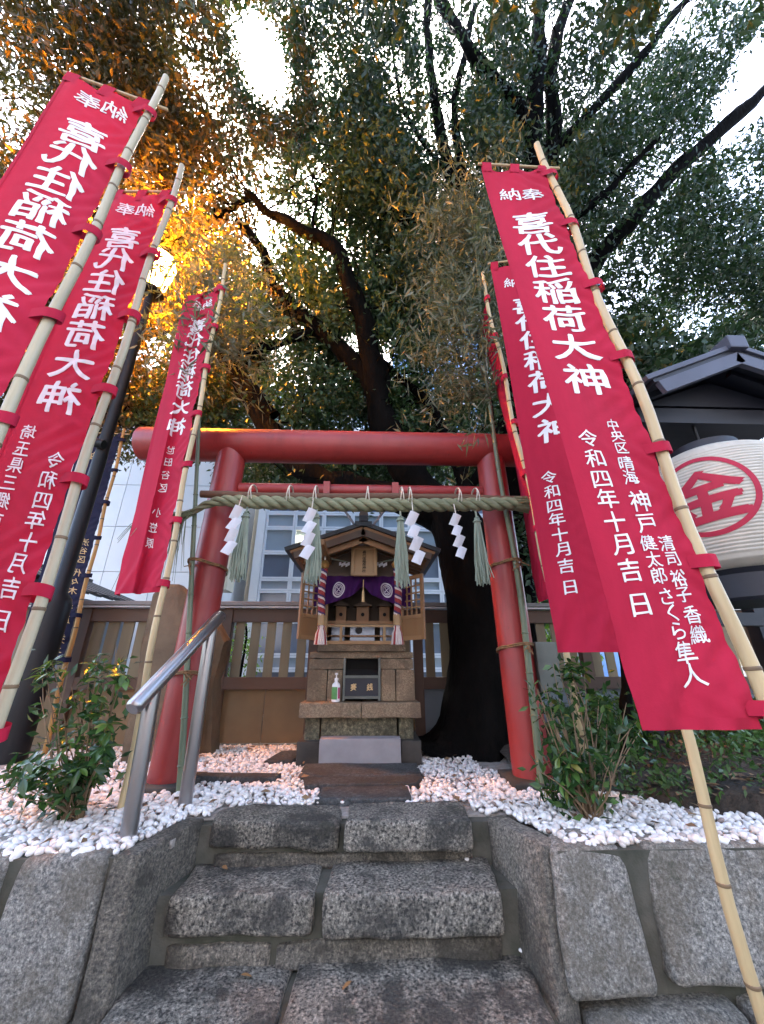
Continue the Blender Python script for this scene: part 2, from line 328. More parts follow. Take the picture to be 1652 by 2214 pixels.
# ------------------------------------------------------------------ lettering
_glyph = {}
def glyph(ch):
    """triangles of one character, centred, one unit high, drawn out like brush writing"""
    if ch not in _glyph:
        cu = bpy.data.curves.new('glyph', 'FONT'); cu.body = ch; cu.resolution_u = 4; cu.fill_mode = 'FRONT'
        o = bpy.data.objects.new('glyph', cu); col.objects.link(o); bpy.context.view_layer.update()
        me = o.to_mesh(); V = np.array([v.co[:] for v in me.vertices]); F = [tuple(p.vertices) for p in me.polygons]
        o.to_mesh_clear(); bpy.data.objects.remove(o); bpy.data.curves.remove(cu)
        lo, hi = V.min(0), V.max(0); V = V - (lo + hi) / 2; V = V[:, :2] / 0.93
        x, y = V[:, 0].copy(), V[:, 1].copy()
        V[:, 1] = y + 0.12 * x - 0.10 * x * x; V[:, 0] = x * (1.02 + 0.14 * (0.4 - y)) + 0.02 * y
        for i in range(len(V)):
            n = mnoise.noise_vector(Vector((V[i, 0] * 5 + ord(ch) % 17, V[i, 1] * 5, 0))); V[i] += np.array(n[:2]) * 0.034
        _glyph[ch] = (V, F)
    return _glyph[ch]
def text_mb(items, fn, bold=0.016):
    """items = (char, u, v, width, height); fn maps (u, v, lift) to a point on the surface"""
    m = MB(); sh = [(-1, -0.35), (1, 0.35), (0.3, -0.6), (-0.3, 0.6)] if bold > 0 else [(0, 0)]
    for ch, u, v, w, h in items:
        V, F = glyph(ch)
        for k, (dx, dy) in enumerate(sh):
            m.add([fn(u + (p[0] + dx * bold) * w, v - (p[1] + dy * bold) * h, k * 0.00025) for p in V], F)
    return m

_fine = {}
def fine_glyph(ch, edge):
    if (ch, edge) not in _fine:
        V, F = glyph(ch); bm = bmesh.new(); vv = [bm.verts.new((p[0], p[1], 0)) for p in V]
        for f_ in F:
            try: bm.faces.new([vv[i] for i in f_])
            except ValueError: pass
        for _ in range(6):
            bmesh.ops.triangulate(bm, faces=bm.faces[:]); le = [e for e in bm.edges if e.calc_length() > edge]
            if not le: break
            bmesh.ops.subdivide_edges(bm, edges=le, cuts=1)
        bmesh.ops.triangulate(bm, faces=bm.faces[:]); bm.verts.index_update()
        _fine[(ch, edge)] = (np.array([v.co[:2] for v in bm.verts]), [tuple(v.index for v in f_.verts) for f_ in bm.faces]); bm.free()
    return _fine[(ch, edge)]
def dense(ch, w, h, fn, bold, edge=0.05):
    V, F = fine_glyph(ch, edge); m = MB()
    for k, (dx, dy) in enumerate(((-1, -0.5), (1, 0.5), (0.4, -0.9), (-0.4, 0.9), (0, 0))):
        m.add([fn((p[0] + dx * bold) * w, -(p[1] + dy * bold) * h, k * 0.0005) for p in V], F)
    return m

# ------------------------------------------------------------------ leaf clouds
def set_rnd(me, vals):
    a = me.attributes.new('rnd', 'FLOAT', 'POINT'); a.data.foreach_set('value', np.ascontiguousarray(vals, dtype=np.float32))
def unit(n, bias=(0, 0, 0)):
    d = rng.normal(size=(n, 3)) + np.array(bias); return d / np.linalg.norm(d, axis=1)[:, None]
def leaf_mesh(name, pos, dirs, length, width, mat, parent, shade, fold=0.25, upb=0.6):
    """rhombic folded leaves, four corners each"""
    n = len(pos); nr = unit(n, (0, 0, upb)); side = np.cross(dirs, nr); side /= np.maximum(np.linalg.norm(side, axis=1), 1e-6)[:, None]
    nr = np.cross(side, dirs)
    Lh = length[:, None]; W = width[:, None] / 2
    V = np.empty((n, 4, 3))
    V[:, 0] = pos; V[:, 2] = pos + dirs * Lh - nr * Lh * 0.06
    mid = pos + dirs * Lh * 0.45; V[:, 1] = mid + side * W + nr * W * fold; V[:, 3] = mid - side * W + nr * W * fold
    V = V.reshape(-1, 3) - org(parent)
    me = bpy.data.meshes.new(name); me.vertices.add(n * 4); me.vertices.foreach_set('co', V.ravel().astype(np.float32))
    idx = np.arange(n) * 4; tri = np.stack([idx, idx + 1, idx + 2, idx, idx + 2, idx + 3], 1).ravel()
    me.loops.add(n * 6); me.loops.foreach_set('vertex_index', tri.astype(np.int32))
    me.polygons.add(n * 2); me.polygons.foreach_set('loop_start', (np.arange(n * 2) * 3).astype(np.int32)); me.update(calc_edges=True)
    set_rnd(me, np.repeat(shade, 4)); me.materials.append(mat)
    o = bpy.data.objects.new(name, me); link(o, parent); o['kind'] = 'stuff'; ORG[o.name] = org(parent); return o
def spray(cent, nleaf, tl=0.34, spread=0.07, droop=0.35, bias=(0, 0, 0)):
    """leaves strung along short twigs at the given centres"""
    N = len(cent); d = unit(N, bias); i = np.repeat(np.arange(N), nleaf); n = len(i)
    t = rng.uniform(-0.5, 0.5, n)[:, None] * tl
    pos = cent[i] + d[i] * t + rng.normal(size=(n, 3)) * spread
    dr = d[i] * 0.55 + unit(n) * 0.9 + np.array([0, 0, -droop]); dr /= np.linalg.norm(dr, axis=1)[:, None]
    cl = rng.uniform(0, 1, N)[i] * 0.6 + rng.uniform(0, 1, n) * 0.4
    return pos, dr, cl

# ================================================================== GROUND AND STONEWORK
GL = -0.62                                       # street level; the gravel terrace is at 0
g = MB().box((0, 90, GL - 0.25), (500, 500, 0.5)).build('ground', MAT['asphalt']); tag(g, 'dark asphalt ground around the shrine', kind='structure')
AX = 0.045                                       # middle of the shrine
# terrace body
tb = MB()
tb.box((-3.9, 3.55, -0.33), (6.0, 2.85, 0.56)); tb.box((3.9, 3.55, -0.33), (6.0, 2.85, 0.56)); tb.box((0, 3.8, -0.33), (1.8, 2.35, 0.56))
terr = tb.build('terrace', MAT['soil']); tag(terr, 'raised earth terrace under the gravel', kind='structure')

# ---- steps
st = thing('stone_steps', (-0.02, 2.2, GL), 'dark damp granite steps with mortar joints leading up to the gravel', 'steps')
def stn(parent, mat, c8, seed, n=9, rnd=0.024, amp=0.009, name='stone', freq=9):
    return stone_mb(c8, n, rnd, amp, freq, seed).build(name, MAT[mat], parent, smooth=True, angle=60)
def splay(xl0, xr0, xl1, xr1, y0, y1, z0, z1):   # front edge x at y0, back edge x at y1
    return [(xl0, y0, z0), (xr0, y0, z0), (xr1, y1, z0), (xl1, y1, z0), (xl0, y0, z1), (xr0, y0, z1), (xr1, y1, z1), (xl1, y1, z1)]
stn(st, 'step', splay(-0.69, -0.035, -0.70, -0.03, 2.43, 2.68, -0.125, 0.0), 1)
stn(st, 'step', splay(-0.005, 0.645, 0.0, 0.66, 2.39, 2.68, -0.13, 0.008), 2)
stn(st, 'step', splay(-0.755, -0.12, -0.75, -0.11, 2.20, 2.50, -0.335, -0.188), 3)
stn(st, 'step', splay(-0.075, 0.71, -0.07, 0.73, 2.165, 2.50, -0.34, -0.185), 4)
stn(st, 'step', splay(-0.83, -0.215, -0.86, -0.205, 1.86, 2.29, -0.60, -0.437), 5)
stn(st, 'step', splay(-0.185, 0.79, -0.175, 0.80, 1.84, 2.29, -0.60, -0.432), 6)
stn(st, 'wing', block8(-0.66, 0.66, 2.462, 2.56, -0.21, -0.145), 7, rnd=0.015, amp=0.005, name='riser_stone')
stn(st, 'wing', block8(-0.74, -0.3, 2.232, 2.4, -0.455, -0.37), 8, rnd=0.015, amp=0.006, name='riser_stone')
stn(st, 'wing', block8(-0.28, 0.70, 2.225, 2.4, -0.455, -0.365), 9, rnd=0.015, amp=0.006, name='riser_stone')
mb = MB(); mb.box((0, 2.60, -0.33), (1.64, 0.24, 0.60)); mb.box((0, 2.40, -0.42), (1.66, 0.30, 0.42)); mb.box((0, 2.1, -0.545), (1.62, 0.40, 0.16))
mb.build('mortar_bed', MAT['mortar'], st)

# ---- wing walls and retaining walls either side
wl = thing('retaining_wall', (-1.6, 2.15, GL), 'blue-grey granite retaining wall left of the steps, below the handrail', 'stone wall')
stn(wl, 'wing', [(-0.965, 1.985, GL), (-0.850, 1.99, GL), (-0.775, 2.50, GL), (-0.88, 2.53, GL), (-0.965, 2.085, 0.0), (-0.858, 2.085, 0.0), (-0.742, 2.50, -0.005), (-0.84, 2.53, -0.005)], 11, n=8, rnd=0.018, amp=0.006)
stn(wl, 'wall', [(-1.36, 2.0, -0.47), (-0.978, 1.99, -0.50), (-0.975, 2.3, -0.50), (-1.36, 2.3, -0.47), (-1.33, 2.072, 0.0), (-0.972, 2.075, 0.0), (-0.972, 2.3, 0.0), (-1.33, 2.3, 0.0)], 12, n=8, rnd=0.03, amp=0.007)
stn(wl, 'wall', [(-1.95, 2.0, -0.47), (-1.42, 2.0, -0.47), (-1.42, 2.3, -0.47), (-1.95, 2.3, -0.47), (-1.95, 2.08, 0.0), (-1.375, 2.08, 0.0), (-1.375, 2.3, 0.0), (-1.95, 2.3, 0.0)], 13, n=8, rnd=0.03, amp=0.008)
stn(wl, 'wall', block8(-2.6, -2.0, 2.04, 2.3, -0.47, 0.0), 14, n=6, rnd=0.03, amp=0.008)
for i, (a, b) in enumerate(((-2.5, -1.75), (-1.72, -1.15), (-1.12, -0.90))):
    stn(wl, 'wall', block8(a, b, 1.97, 2.3, GL, -0.485), 15 + i, n=5, rnd=0.025, amp=0.008)
MB().box((-1.8, 2.2, -0.32), (1.75, 0.22, 0.61)).build('mortar_bed', MAT['mortar'], wl)
wr = thing('retaining_wall', (1.6, 2.15, GL), 'speckled grey granite retaining wall right of the steps, behind the bamboo pole', 'stone wall')
stn(wr, 'wing', [(0.80, 1.97, GL), (0.905, 1.99, GL), (0.84, 2.51, GL), (0.755, 2.50, GL), (0.878, 2.10, 0.0), (0.99, 2.14, 0.0), (0.835, 2.50, 0.0), (0.735, 2.46, 0.0)], 21, n=8, rnd=0.018, amp=0.006)
stn(wr, 'wall', [(0.875, 1.99, -0.455), (1.235, 2.0, -0.45), (1.235, 2.3, -0.45), (0.93, 2.3, -0.455), (0.90, 2.085, 0.0), (1.245, 2.085, 0.0), (1.245, 2.3, 0.0), (0.99, 2.3, 0.0)], 22, n=8, rnd=0.035, amp=0.008)
stn(wr, 'wall', [(1.315, 2.01, -0.43), (2.0, 2.01, -0.43), (2.0, 2.3, -0.43), (1.315, 2.3, -0.43), (1.325, 2.088, 0.0), (2.0, 2.088, 0.0), (2.0, 2.3, 0.0), (1.325, 2.3, 0.0)], 23, n=9, rnd=0.035, amp=0.008)
stn(wr, 'wall', block8(2.05, 2.7, 2.05, 2.3, -0.43, 0.0), 24, n=6, rnd=0.03, amp=0.008)
for i, (a, b) in enumerate(((0.93, 1.55), (1.58, 2.2), (2.23, 2.7))):
    stn(wr, 'wall', block8(a, b, 1.96, 2.3, GL, -0.475), 25 + i, n=5, rnd=0.03, amp=0.009)
MB().box((1.82, 2.2, -0.32), (1.75, 0.23, 0.61)).build('mortar_bed', MAT['mortar'], wr)

# ---- path slabs
pa = thing('stone_path', (AX, 3.1, 0), kind='structure', label='dark stone slabs laid from the steps to the shrine')
def quadslab(parent, mat, pts, z0, z1, seed, name='slab', amp=0.004):
    a, b, c, d = pts
    return stn(parent, mat, [(*a, z0), (*b, z0), (*c, z0), (*d, z0), (*a, z1), (*b, z1), (*c, z1), (*d, z1)], seed, 5, 0.012, amp, name)
def pz2(x, y, z=0.02): return tuple(PZ(x, y, z)[:2])
quadslab(pa, 'path', [(-0.20, 2.70), (0.37, 2.70), (0.37, 2.955), (-0.18, 2.955)], -0.06, 0.022, 31)
quadslab(pa, 'path', [(-0.30, 2.965), (0.42, 2.97), (0.52, 3.17), (-0.33, 3.17)], -0.06, 0.026, 32)
quadslab(pa, 'path', [(-0.38, 3.18), (0.50, 3.18), (0.50, 3.56), (-0.38, 3.56)], -0.06, 0.024, 33)
quadslab(pa, 'path', [(-1.12, 3.12), (-0.52, 3.13), (-0.50, 3.25), (-1.10, 3.25)], -0.06, 0.035, 34)
quadslab(pa, 'path', [(-0.72, 3.62), (-0.5, 3.64), (-0.42, 4.02), (-0.66, 4.0)], -0.06, 0.03, 35)

# ---- white pebbles
bed = thing('gravel_bed', (0, 3, 0), 'bed of white and pinkish pebbles around the shrine', kind='structure')
MB().box((0, 3.55, -0.035), (6.0, 2.0, 0.03)).build('underlay', MAT['gravelbase'], bed)
und2 = MB(); und2.box((-1.75, 2.42, -0.036), (1.9, 0.30, 0.03)); und2.box((1.78, 2.42, -0.036), (1.5, 0.30, 0.03)); und2.build('underlay', MAT['gravelbase'], bed)
def in_gravel(x, y):
    if x < -2.7 or x > 2.6 or y < 2.105 or y > 4.40: return False
    if 1.0 < x and y > 2.9 - (x - 1.5) * 0.75 + 0.06 * math.sin(x * 9): return x < 1.65 and y > 2.9 and x < 1.2 + 0.25 * math.sin(y * 3)
    if y < 2.70 and -0.73 < x < 0.70: return False
    if y < 2.55:
        xl = -0.97 + max(0, (y - 2.07)) * 0.30; xr = 1.0 - max(0, (y - 2.10)) * 0.36
        if xl - 0.01 < x < xr + 0.025: return False
    for (cx, cy, rr) in ((-1.22, 3.09, 0.19), (1.25, 3.12, 0.19), (1.15, 4.3, 0.34)):
        if abs(x - cx) < rr and abs(y - cy) < rr: return False
    if 2.68 < y < 2.96 and -0.17 < x < 0.34: return False
    if 2.95 < y < 3.18 and -0.29 < x < 0.46: return False
    if 3.15 < y < 3.6 and -0.36 < x < 0.48: return False
    if 3.56 < y < 4.4 and -0.46 < x < 0.56: return False
    if 3.13 < y < 3.24 and -1.10 < x < -0.53: return False
    return True
def pebble_verts(sub):
    bm = bmesh.new(); bmesh.ops.create_icosphere(bm, subdivisions=sub, radius=1.0); bm.verts.index_update()
    V = np.array([v.co[:] for v in bm.verts]); F = np.array([[v.index for v in f.verts] for f in bm.faces]); bm.free(); return V, F
pebs = []
y = 2.105
while y < 4.4:
    stp = 0.030 if y < 2.75 else 0.033
    x = -2.7 + random.random() * 0.03
    while x < 2.6:
        px, py = x + random.gauss(0, 0.008), y + random.gauss(0, 0.008)
        if in_gravel(px, py): pebs.append((px, py))
        x += stp
    y += stp * 0.80
pebs.sort(key=lambda p: p[1] + abs(p[0]) * 0.02)
def visible(p):
    u, v = proj((p[0], p[1], 0.0)); return -10 < u < 1662
near = [p for p in pebs if visible(p)][:300]; nearset = set(near); rest = [p for p in pebs if p not in nearset]
meshes = []
for k in range(8):
    V, F = pebble_verts(2); mm = MB()
    sc = np.array([1.0, random.uniform(0.68, 0.85), random.uniform(0.55, 0.72)])
    vs = [np.array(v) * sc + np.array(mnoise.noise_vector(Vector(v) * 0.9 + Vector((k * 5, 0, 0)))) * 0.16 for v in V]
    mm.add(vs, [tuple(f) for f in F]); o = mm.build('pebble', MAT['pebbleo'], None, smooth=True, angle=180); meshes.append(o.data); bpy.data.objects.remove(o)
for p in near:
    o = bpy.data.objects.new('pebble', random.choice(meshes)); link(o, bed)
    r_ = 0.011 + 0.017 * random.random() ** 1.3; o.location = (p[0], p[1] - 3.0, random.uniform(-0.008, 0.010)); o.scale = (r_, r_, r_)
    o.rotation_euler = (random.gauss(0, 0.35), random.gauss(0, 0.35), random.uniform(0, 6.28))
def pebble_cloud(pts, sub, name):
    V, F = pebble_verts(sub); n = len(pts); A = rng.uniform(0, 6.28, n)
    S = np.stack([np.ones(n), rng.uniform(0.65, 0.9, n), rng.uniform(0.55, 0.75, n)], 1) * (0.009 + 0.017 * rng.random(n) ** 1.3)[:, None]
    P = np.zeros((n, 3)); P[:, :2] = np.array(pts); P[:, 2] = rng.uniform(-0.010, 0.008, n)
    L = V[None] * S[:, None]; tx, ty = rng.normal(0, 0.2, n), rng.normal(0, 0.2, n)
    x = L[..., 0] * np.cos(A)[:, None] - L[..., 1] * np.sin(A)[:, None]; y = L[..., 0] * np.sin(A)[:, None] + L[..., 1] * np.cos(A)[:, None]
    z = L[..., 2] + x * tx[:, None] + y * ty[:, None]
    W = np.stack([x, y, z], -1) + P[:, None]; W = W.reshape(-1, 3) - org(bed)
    T = (F[None] + (np.arange(n) * len(V))[:, None, None]).reshape(-1)
    me = bpy.data.meshes.new(name); me.vertices.add(len(W)); me.vertices.foreach_set('co', W.ravel().astype(np.float32))
    me.loops.add(len(T)); me.loops.foreach_set('vertex_index', T.astype(np.int32)); nf = len(T) // 3
    me.polygons.add(nf); me.polygons.foreach_set('loop_start', (np.arange(nf) * 3).astype(np.int32)); me.update(calc_edges=True)
    me.polygons.foreach_set('use_smooth', [True] * nf); set_rnd(me, np.repeat(rng.uniform(0, 1, n), len(V))); me.materials.append(MAT['pebble'])
    o = bpy.data.objects.new(name, me); link(o, bed); o['kind'] = 'stuff'
pebble_cloud([p for p in rest if p[1] < 3.1], 2, 'small_pebbles'); pebble_cloud([p for p in rest if p[1] >= 3.1], 1, 'small_pebbles')

# ================================================================== TORII
to = thing('torii_gate', (0.02, 3.09, 0), 'red painted torii gate with round posts in front of the small shrine', 'torii gate')
PL, PR, TYY = (-1.215, 3.09), (1.245, 3.09), 3.09
for (bx, by), tx in ((PL, -1.145), (PR, 1.205)):
    n = 14; pts = [(bx + (tx - bx) * t, by, 0.0 + 2.62 * t) for t in np.linspace(0, 1, n)]
    MB().tube(pts, np.linspace(0.132, 0.122, n), 40).build('pillar', MAT['red'], to, smooth=True, angle=50)
    stn(to, 'darkstone', block8(bx - 0.19, bx + 0.19, by - 0.19, by + 0.19, -0.08, 0.035), 40 + int(bx), 5, 0.015, 0.004, 'footing')
MB().tube([(-1.97, TYY, 2.60), (-1.96, TYY, 2.60), (-1.0, TYY, 2.60), (0, TYY, 2.60), (1.0, TYY, 2.60), (2.0, TYY, 2.60), (2.01, TYY, 2.60)], [0.146, 0.152, 0.152, 0.152, 0.152, 0.152, 0.146], 44).build('top_beam', MAT['red'], to, smooth=True, angle=50)
MB().tube([(-1.03, TYY, 2.165), (1.09, TYY, 2.165)], 0.056, 24).build('tie_beam', MAT['red'], to, smooth=True, angle=50)
for bx in (-0.27, 0.32):
    m = MB().box((bx, TYY - 0.075, 2.135), (0.055, 0.035, 0.15)); m.tube([(bx + 0.028 * math.cos(a), TYY - 0.10, 2.065 + 0.028 * math.sin(a)) for a in np.linspace(0, 2 * math.pi, 13)], 0.007, 6)
    m.build('hanger', MAT['red'], to, smooth=True)
m = MB().box((1.415, 3.03, 0.73), (0.16, 0.14, 0.34)); mbx = m.build('switch_box', MAT['greymetal'], to, bevel=0.008)
mbx['label'] = 'grey metal box on the right post'

# ---- pole under the tie beam and the straw rope
YB = 2.885
barr = MB(); n = 16
barr.tube([(x, YB + 0.02, 2.028 + 0.006 * math.sin(x * 3)) for x in np.linspace(-1.27, 1.37, n)], [0.030 + 0.003 * math.sin(i * 1.7) for i in range(n)], 14)
tag(barr.build('cedar_pole', MAT['barkpole'], smooth=True), 'thin brown bark-covered pole tied across the torii above the straw rope', 'pole')
rope = thing('straw_rope', (0.0, YB, 1.9), 'thick twisted green straw rope hung across the torii', 'rope')
def rope_axis(t):                                  # t 0..1, left to right
    x = -1.30 + 2.60 * t; z = 1.945 - 0.03 * math.sin(math.pi * t) - (0.10 * ((0.1 - t) / 0.1) ** 2 if t < 0.1 else 0)
    return np.array([x, YB - 0.075 + (0.05 * ((0.1 - t) / 0.1) if t < 0.1 else 0), z])
def rope_rad(t): return 0.0275 * (0.45 + 0.55 * min(1, t / 0.16)) * (1.0 if t < 0.9 else 1.0)
for s_ in range(3):
    pts = []; rad = []
    for t in np.linspace(0, 1, 190):
        c = rope_axis(t); r_ = rope_rad(t); a = 2 * math.pi * (t * 9.0) + s_ * 2 * math.pi / 3
        pts.append(c + np.array([0, math.cos(a), math.sin(a)]) * r_ * 1.08); rad.append(r_ * 1.0)
    MB().tube(pts, rad, 12).build('strand', MAT['straw'], rope, smooth=True, angle=80)
m = MB()                                           # loose straw at the thick end
for i in range(150):
    a = random.uniform(0, 6.28); r0 = 0.06 * math.sqrt(random.random()); c = rope_axis(0.985)
    p = c + np.array([0, math.cos(a) * r0, math.sin(a) * r0]); q = p + np.array([random.uniform(0.16, 0.27), math.cos(a) * r0 * 0.5, math.sin(a) * r0 * 0.5 - 0.02])
    m.tube([p, (p + q) / 2, q], 0.004, 4)
tag(m.build('straw_end', MAT['straw'], rope), kind='stuff')
m = MB()                                           # tail hanging at the thin end
for i in range(120):
    p = rope_axis(0.0) + np.array([random.gauss(0, 0.012), random.gauss(0, 0.012), random.gauss(0, 0.012)])
    sx, sy, ln = random.gauss(-0.03, 0.055), random.gauss(-0.02, 0.03), random.uniform(0.22, 0.62)
    pts = [p, p + np.array([sx - 0.10, sy, -0.05]), p + np.array([sx * 1.6 - 0.13, sy * 1.5, -ln * 0.55]), p + np.array([sx * 2.0 - 0.13, sy * 1.7, -ln])]
    m.tube(pts, [0.004, 0.0035, 0.0028, 0.0015], 4)
tag(m.build('straw_tail', MAT['straw'], rope), kind='stuff')
def ring(m, c, ry, rz, r_, tilt=0):
    m.tube([np.array(c) + np.array([tilt * math.sin(a), ry * math.cos(a), rz * math.sin(a)]) for a in np.linspace(0, 2 * math.pi, 18)], r_, 5)
for px in (548, 628, 683, 793, 865, 882, 985, 1022):
    x = PY(px, 1085, YB)[0]; m = MB()
    ring(m, (x, YB - 0.03, 1.995), 0.115, 0.088, 0.0045, 0.012); ring(m, (x + 0.014, YB - 0.03, 1.995), 0.115, 0.088, 0.0045, -0.01)
    m.build('tie_string', MAT['string'], rope)
# zigzag papers
sh_lab = ['white zigzag paper streamer hanging beside the left post of the torii', 'white zigzag paper streamer over the left eave of the small shrine',
          'white zigzag paper streamer over the right eave of the small shrine', 'white zigzag paper streamer in front of the big dark trunk']
for k, (px, py0, py1, mirror) in enumerate(((516, 1092, 1195, 1), (674, 1098, 1203, 1), (893, 1105, 1210, -1), (986, 1110, 1200, 1))):
    top = PY(px, py0, YB - 0.17); L = top[2] - PY(px, py1, YB - 0.17)[2]
    t = thing('paper_streamer', top, sh_lab[k], 'paper streamer', 'zigzag papers on the straw rope')
    sc_ = L / 0.43; o_ = top + np.array([-0.02, 0, 0.0]); sh2 = (0.72, 0.80, 1.05, 0.98)[k]
    va = np.array([0.074, 0.0, -0.032]) * sc_; vb = np.array([-0.052, 0.0, -0.112]) * sc_
    for q in range(4):
        tl = 0.028 * (-1) ** q; oo = o_ + np.array([0, -0.005 * q, 0])
        MB().grid(lambda a, b, oo=oo, tl=tl: oo + va * a + vb * b + np.array([0, tl * (b - 0.5) * sc_ - 0.008 * math.sin(a * 3.1), 0]), 5, 5).build('paper_fold', MAT['paper'], t, smooth=True)
        o_ = o_ + vb * 0.80 + va * sh2 * 0.72
    MB().tube([top + np.array([0, 0, -0.02]), top + np.array([0, 0.05, 0.10])], 0.004, 5).build('string', MAT['string'], t)
ta_lab = ['pale green straw tassel hanging by the left post of the torii', 'pale green straw tassel in front of the left bell',
          'pale green straw tassel in front of the right bell', 'pale green straw tassel beside the right post of the torii']
for k, (px, py0, py1) in enumerate(((532, 1110, 1255), (684, 1112, 1262), (866, 1118, 1268), (1031, 1120, 1262))):
    top = PY(px, py0, YB - 0.10); bot = PY(px - 2, py1, YB - 0.10)
    t = thing('straw_tassel', top, ta_lab[k], 'tassel', 'straw tassels on the rope'); m = MB(); Lz = top[2] - bot[2]
    for i in range(75):
        a = random.uniform(0, 6.28); r0 = math.sqrt(random.random()); e = np.array([math.cos(a) * r0 * 0.044, math.sin(a) * r0 * 0.035, 0])
        l = Lz * random.uniform(0.86, 1.03); p0 = top + e * 0.35
        m.tube([p0, p0 + e * 0.35 + np.array([0, 0, -l * 0.3]), p0 + e * 0.7 + np.array([random.gauss(0, 0.006), 0, -l * 0.65]), p0 + e * 0.8 + np.array([random.gauss(0, 0.012), 0, -l])], [0.006, 0.0055, 0.005, 0.0035], 4)
    tag(m.build('straws', MAT['tassel'], t), kind='stuff')
    m = MB(); ring(m, top, 0.03, 0.002, 0.006); m.tube([top + np.array([0.028 * math.cos(a), 0.026 * math.sin(a), -0.03]) for a in np.linspace(0, 6.28, 12)], 0.006, 5)
    m.tube([top, top + np.array([0, 0.03, 0.1])], 0.008, 5); m.build('binding', MAT['tassel'], t)

# ================================================================== SHRINE PLINTH
pl = thing('stone_plinth', (AX, 3.9, 0), 'tiered brown stone plinth carrying the small wooden shrine', 'plinth')
stn(pl, 'darkstone', block8(-0.475, -0.285, 3.65, 4.35, -0.05, 0.155), 51, 4, 0.01, 0.004)
stn(pl, 'darkstone', block8(0.385, 0.555, 3.65, 4.35, -0.05, 0.155), 52, 4, 0.01, 0.004)
stn(pl, 'slabgrey', block8(-0.28, 0.38, 3.575, 3.72, -0.03, 0.185), 53, 5, 0.008, 0.0015)
stn(pl, 'plinthd', block8(-0.43, -0.30, 3.73, 4.35, 0.14, 0.315), 54, 5, 0.012, 0.004)
stn(pl, 'plinthd', block8(-0.29, 0.36, 3.74, 4.35, 0.14, 0.315), 55, 5, 0.01, 0.003)
stn(pl, 'plinthd', block8(0.37, 0.50, 3.73, 4.35, 0.14, 0.315), 56, 5, 0.012, 0.004)
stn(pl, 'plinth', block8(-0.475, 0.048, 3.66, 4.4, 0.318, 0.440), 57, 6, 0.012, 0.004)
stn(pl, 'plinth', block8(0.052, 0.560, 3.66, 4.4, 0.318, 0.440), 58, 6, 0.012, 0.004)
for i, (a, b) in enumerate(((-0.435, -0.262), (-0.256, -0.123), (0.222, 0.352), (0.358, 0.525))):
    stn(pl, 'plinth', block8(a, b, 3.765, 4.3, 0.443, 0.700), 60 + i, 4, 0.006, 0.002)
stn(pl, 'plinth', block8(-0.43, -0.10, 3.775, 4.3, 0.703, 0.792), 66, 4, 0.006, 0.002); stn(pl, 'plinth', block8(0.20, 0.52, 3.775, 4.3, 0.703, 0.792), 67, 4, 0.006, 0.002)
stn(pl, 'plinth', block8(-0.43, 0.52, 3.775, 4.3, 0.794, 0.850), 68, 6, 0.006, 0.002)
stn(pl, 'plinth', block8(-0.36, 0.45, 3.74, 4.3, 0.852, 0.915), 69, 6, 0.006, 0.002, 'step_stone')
MB().box((AX, 4.08, 0.6), (0.9, 0.3, 0.38)).build('core', MAT['dark'], pl)
# offering box in the niche
ob = thing('offering_box', (0.05, 3.80, 0.44), 'small black metal offering box with gold characters set into the plinth', 'offering box')
m = MB(); x0, x1, yb = -0.118, 0.218, 3.765
for a in (x0 + 0.01, x1 - 0.01): MB().box((a, 3.80, 0.62), (0.02, 0.10, 0.352)).build('side_frame', MAT['greymetal'], ob)
MB().box((0.05, yb - 0.001, 0.640), (0.30, 0.03, 0.022)).build('rail', MAT['greymetal'], ob); MB().box((0.05, yb - 0.001, 0.472), (0.30, 0.03, 0.020)).build('rail', MAT['greymetal'], ob)
MB().box((0.05, yb + 0.008, 0.556), (0.30, 0.02, 0.146)).build('front_plate', MAT['blackwood'], ob)
MB().add([(x0 + 0.02, yb + 0.01, 0.635), (x1 - 0.02, yb + 0.01, 0.635), (x1 - 0.02, yb + 0.12, 0.70), (x0 + 0.02, yb + 0.12, 0.70), (x0 + 0.02, yb + 0.01, 0.63), (x1 - 0.02, yb + 0.01, 0.63), (x1 - 0.02, yb + 0.12, 0.692), (x0 + 0.02, yb + 0.12, 0.692)],
         [(0, 1, 2, 3), (7, 6, 5, 4), (0, 4, 5, 1), (2, 6, 7, 3), (1, 5, 6, 2), (0, 3, 7, 4)]).build('chute', MAT['dark'], ob)
text_mb([('賽', -0.072, 0, 0.048, 0.056), ('銭', 0.072, 0, 0.048, 0.056)], lambda u, v, l: np.array([0.05 + u, yb - 0.0035 - l, 0.556 - v])).build('lettering', MAT['gold'], ob)
# pump bottle
bt = PZ(728, 1515, 0.44); bt = np.array([bt[0], 3.705, 0.441])
bo = thing('pump_bottle', bt, 'white pump bottle of hand sanitiser with green label on the plinth ledge', 'bottle')
m = MB().lathe([(0.030, 0.0), (0.036, 0.004), (0.036, 0.125), (0.032, 0.142), (0.014, 0.158), (0.014, 0.170)], bt, 20); m.build('body', MAT['plastic'], bo, smooth=True, angle=50)
m = MB().lathe([(0.017, 0.170), (0.017, 0.19), (0.006, 0.192), (0.006, 0.215), (0.014, 0.217), (0.013, 0.232)], bt, 14); m.box(bt + np.array([-0.004, -0.022, 0.225]), (0.012, 0.05, 0.011)); m.build('pump', MAT['plastic'], bo, smooth=True, angle=40)
MB().grid(lambda a, b: bt + np.array([0.0368 * math.sin(-1.35 + a * 1.75), -0.0368 * math.cos(-1.35 + a * 1.75), 0.022 + 0.098 * b]), 10, 2).build('label', MAT['green'], bo, smooth=True)
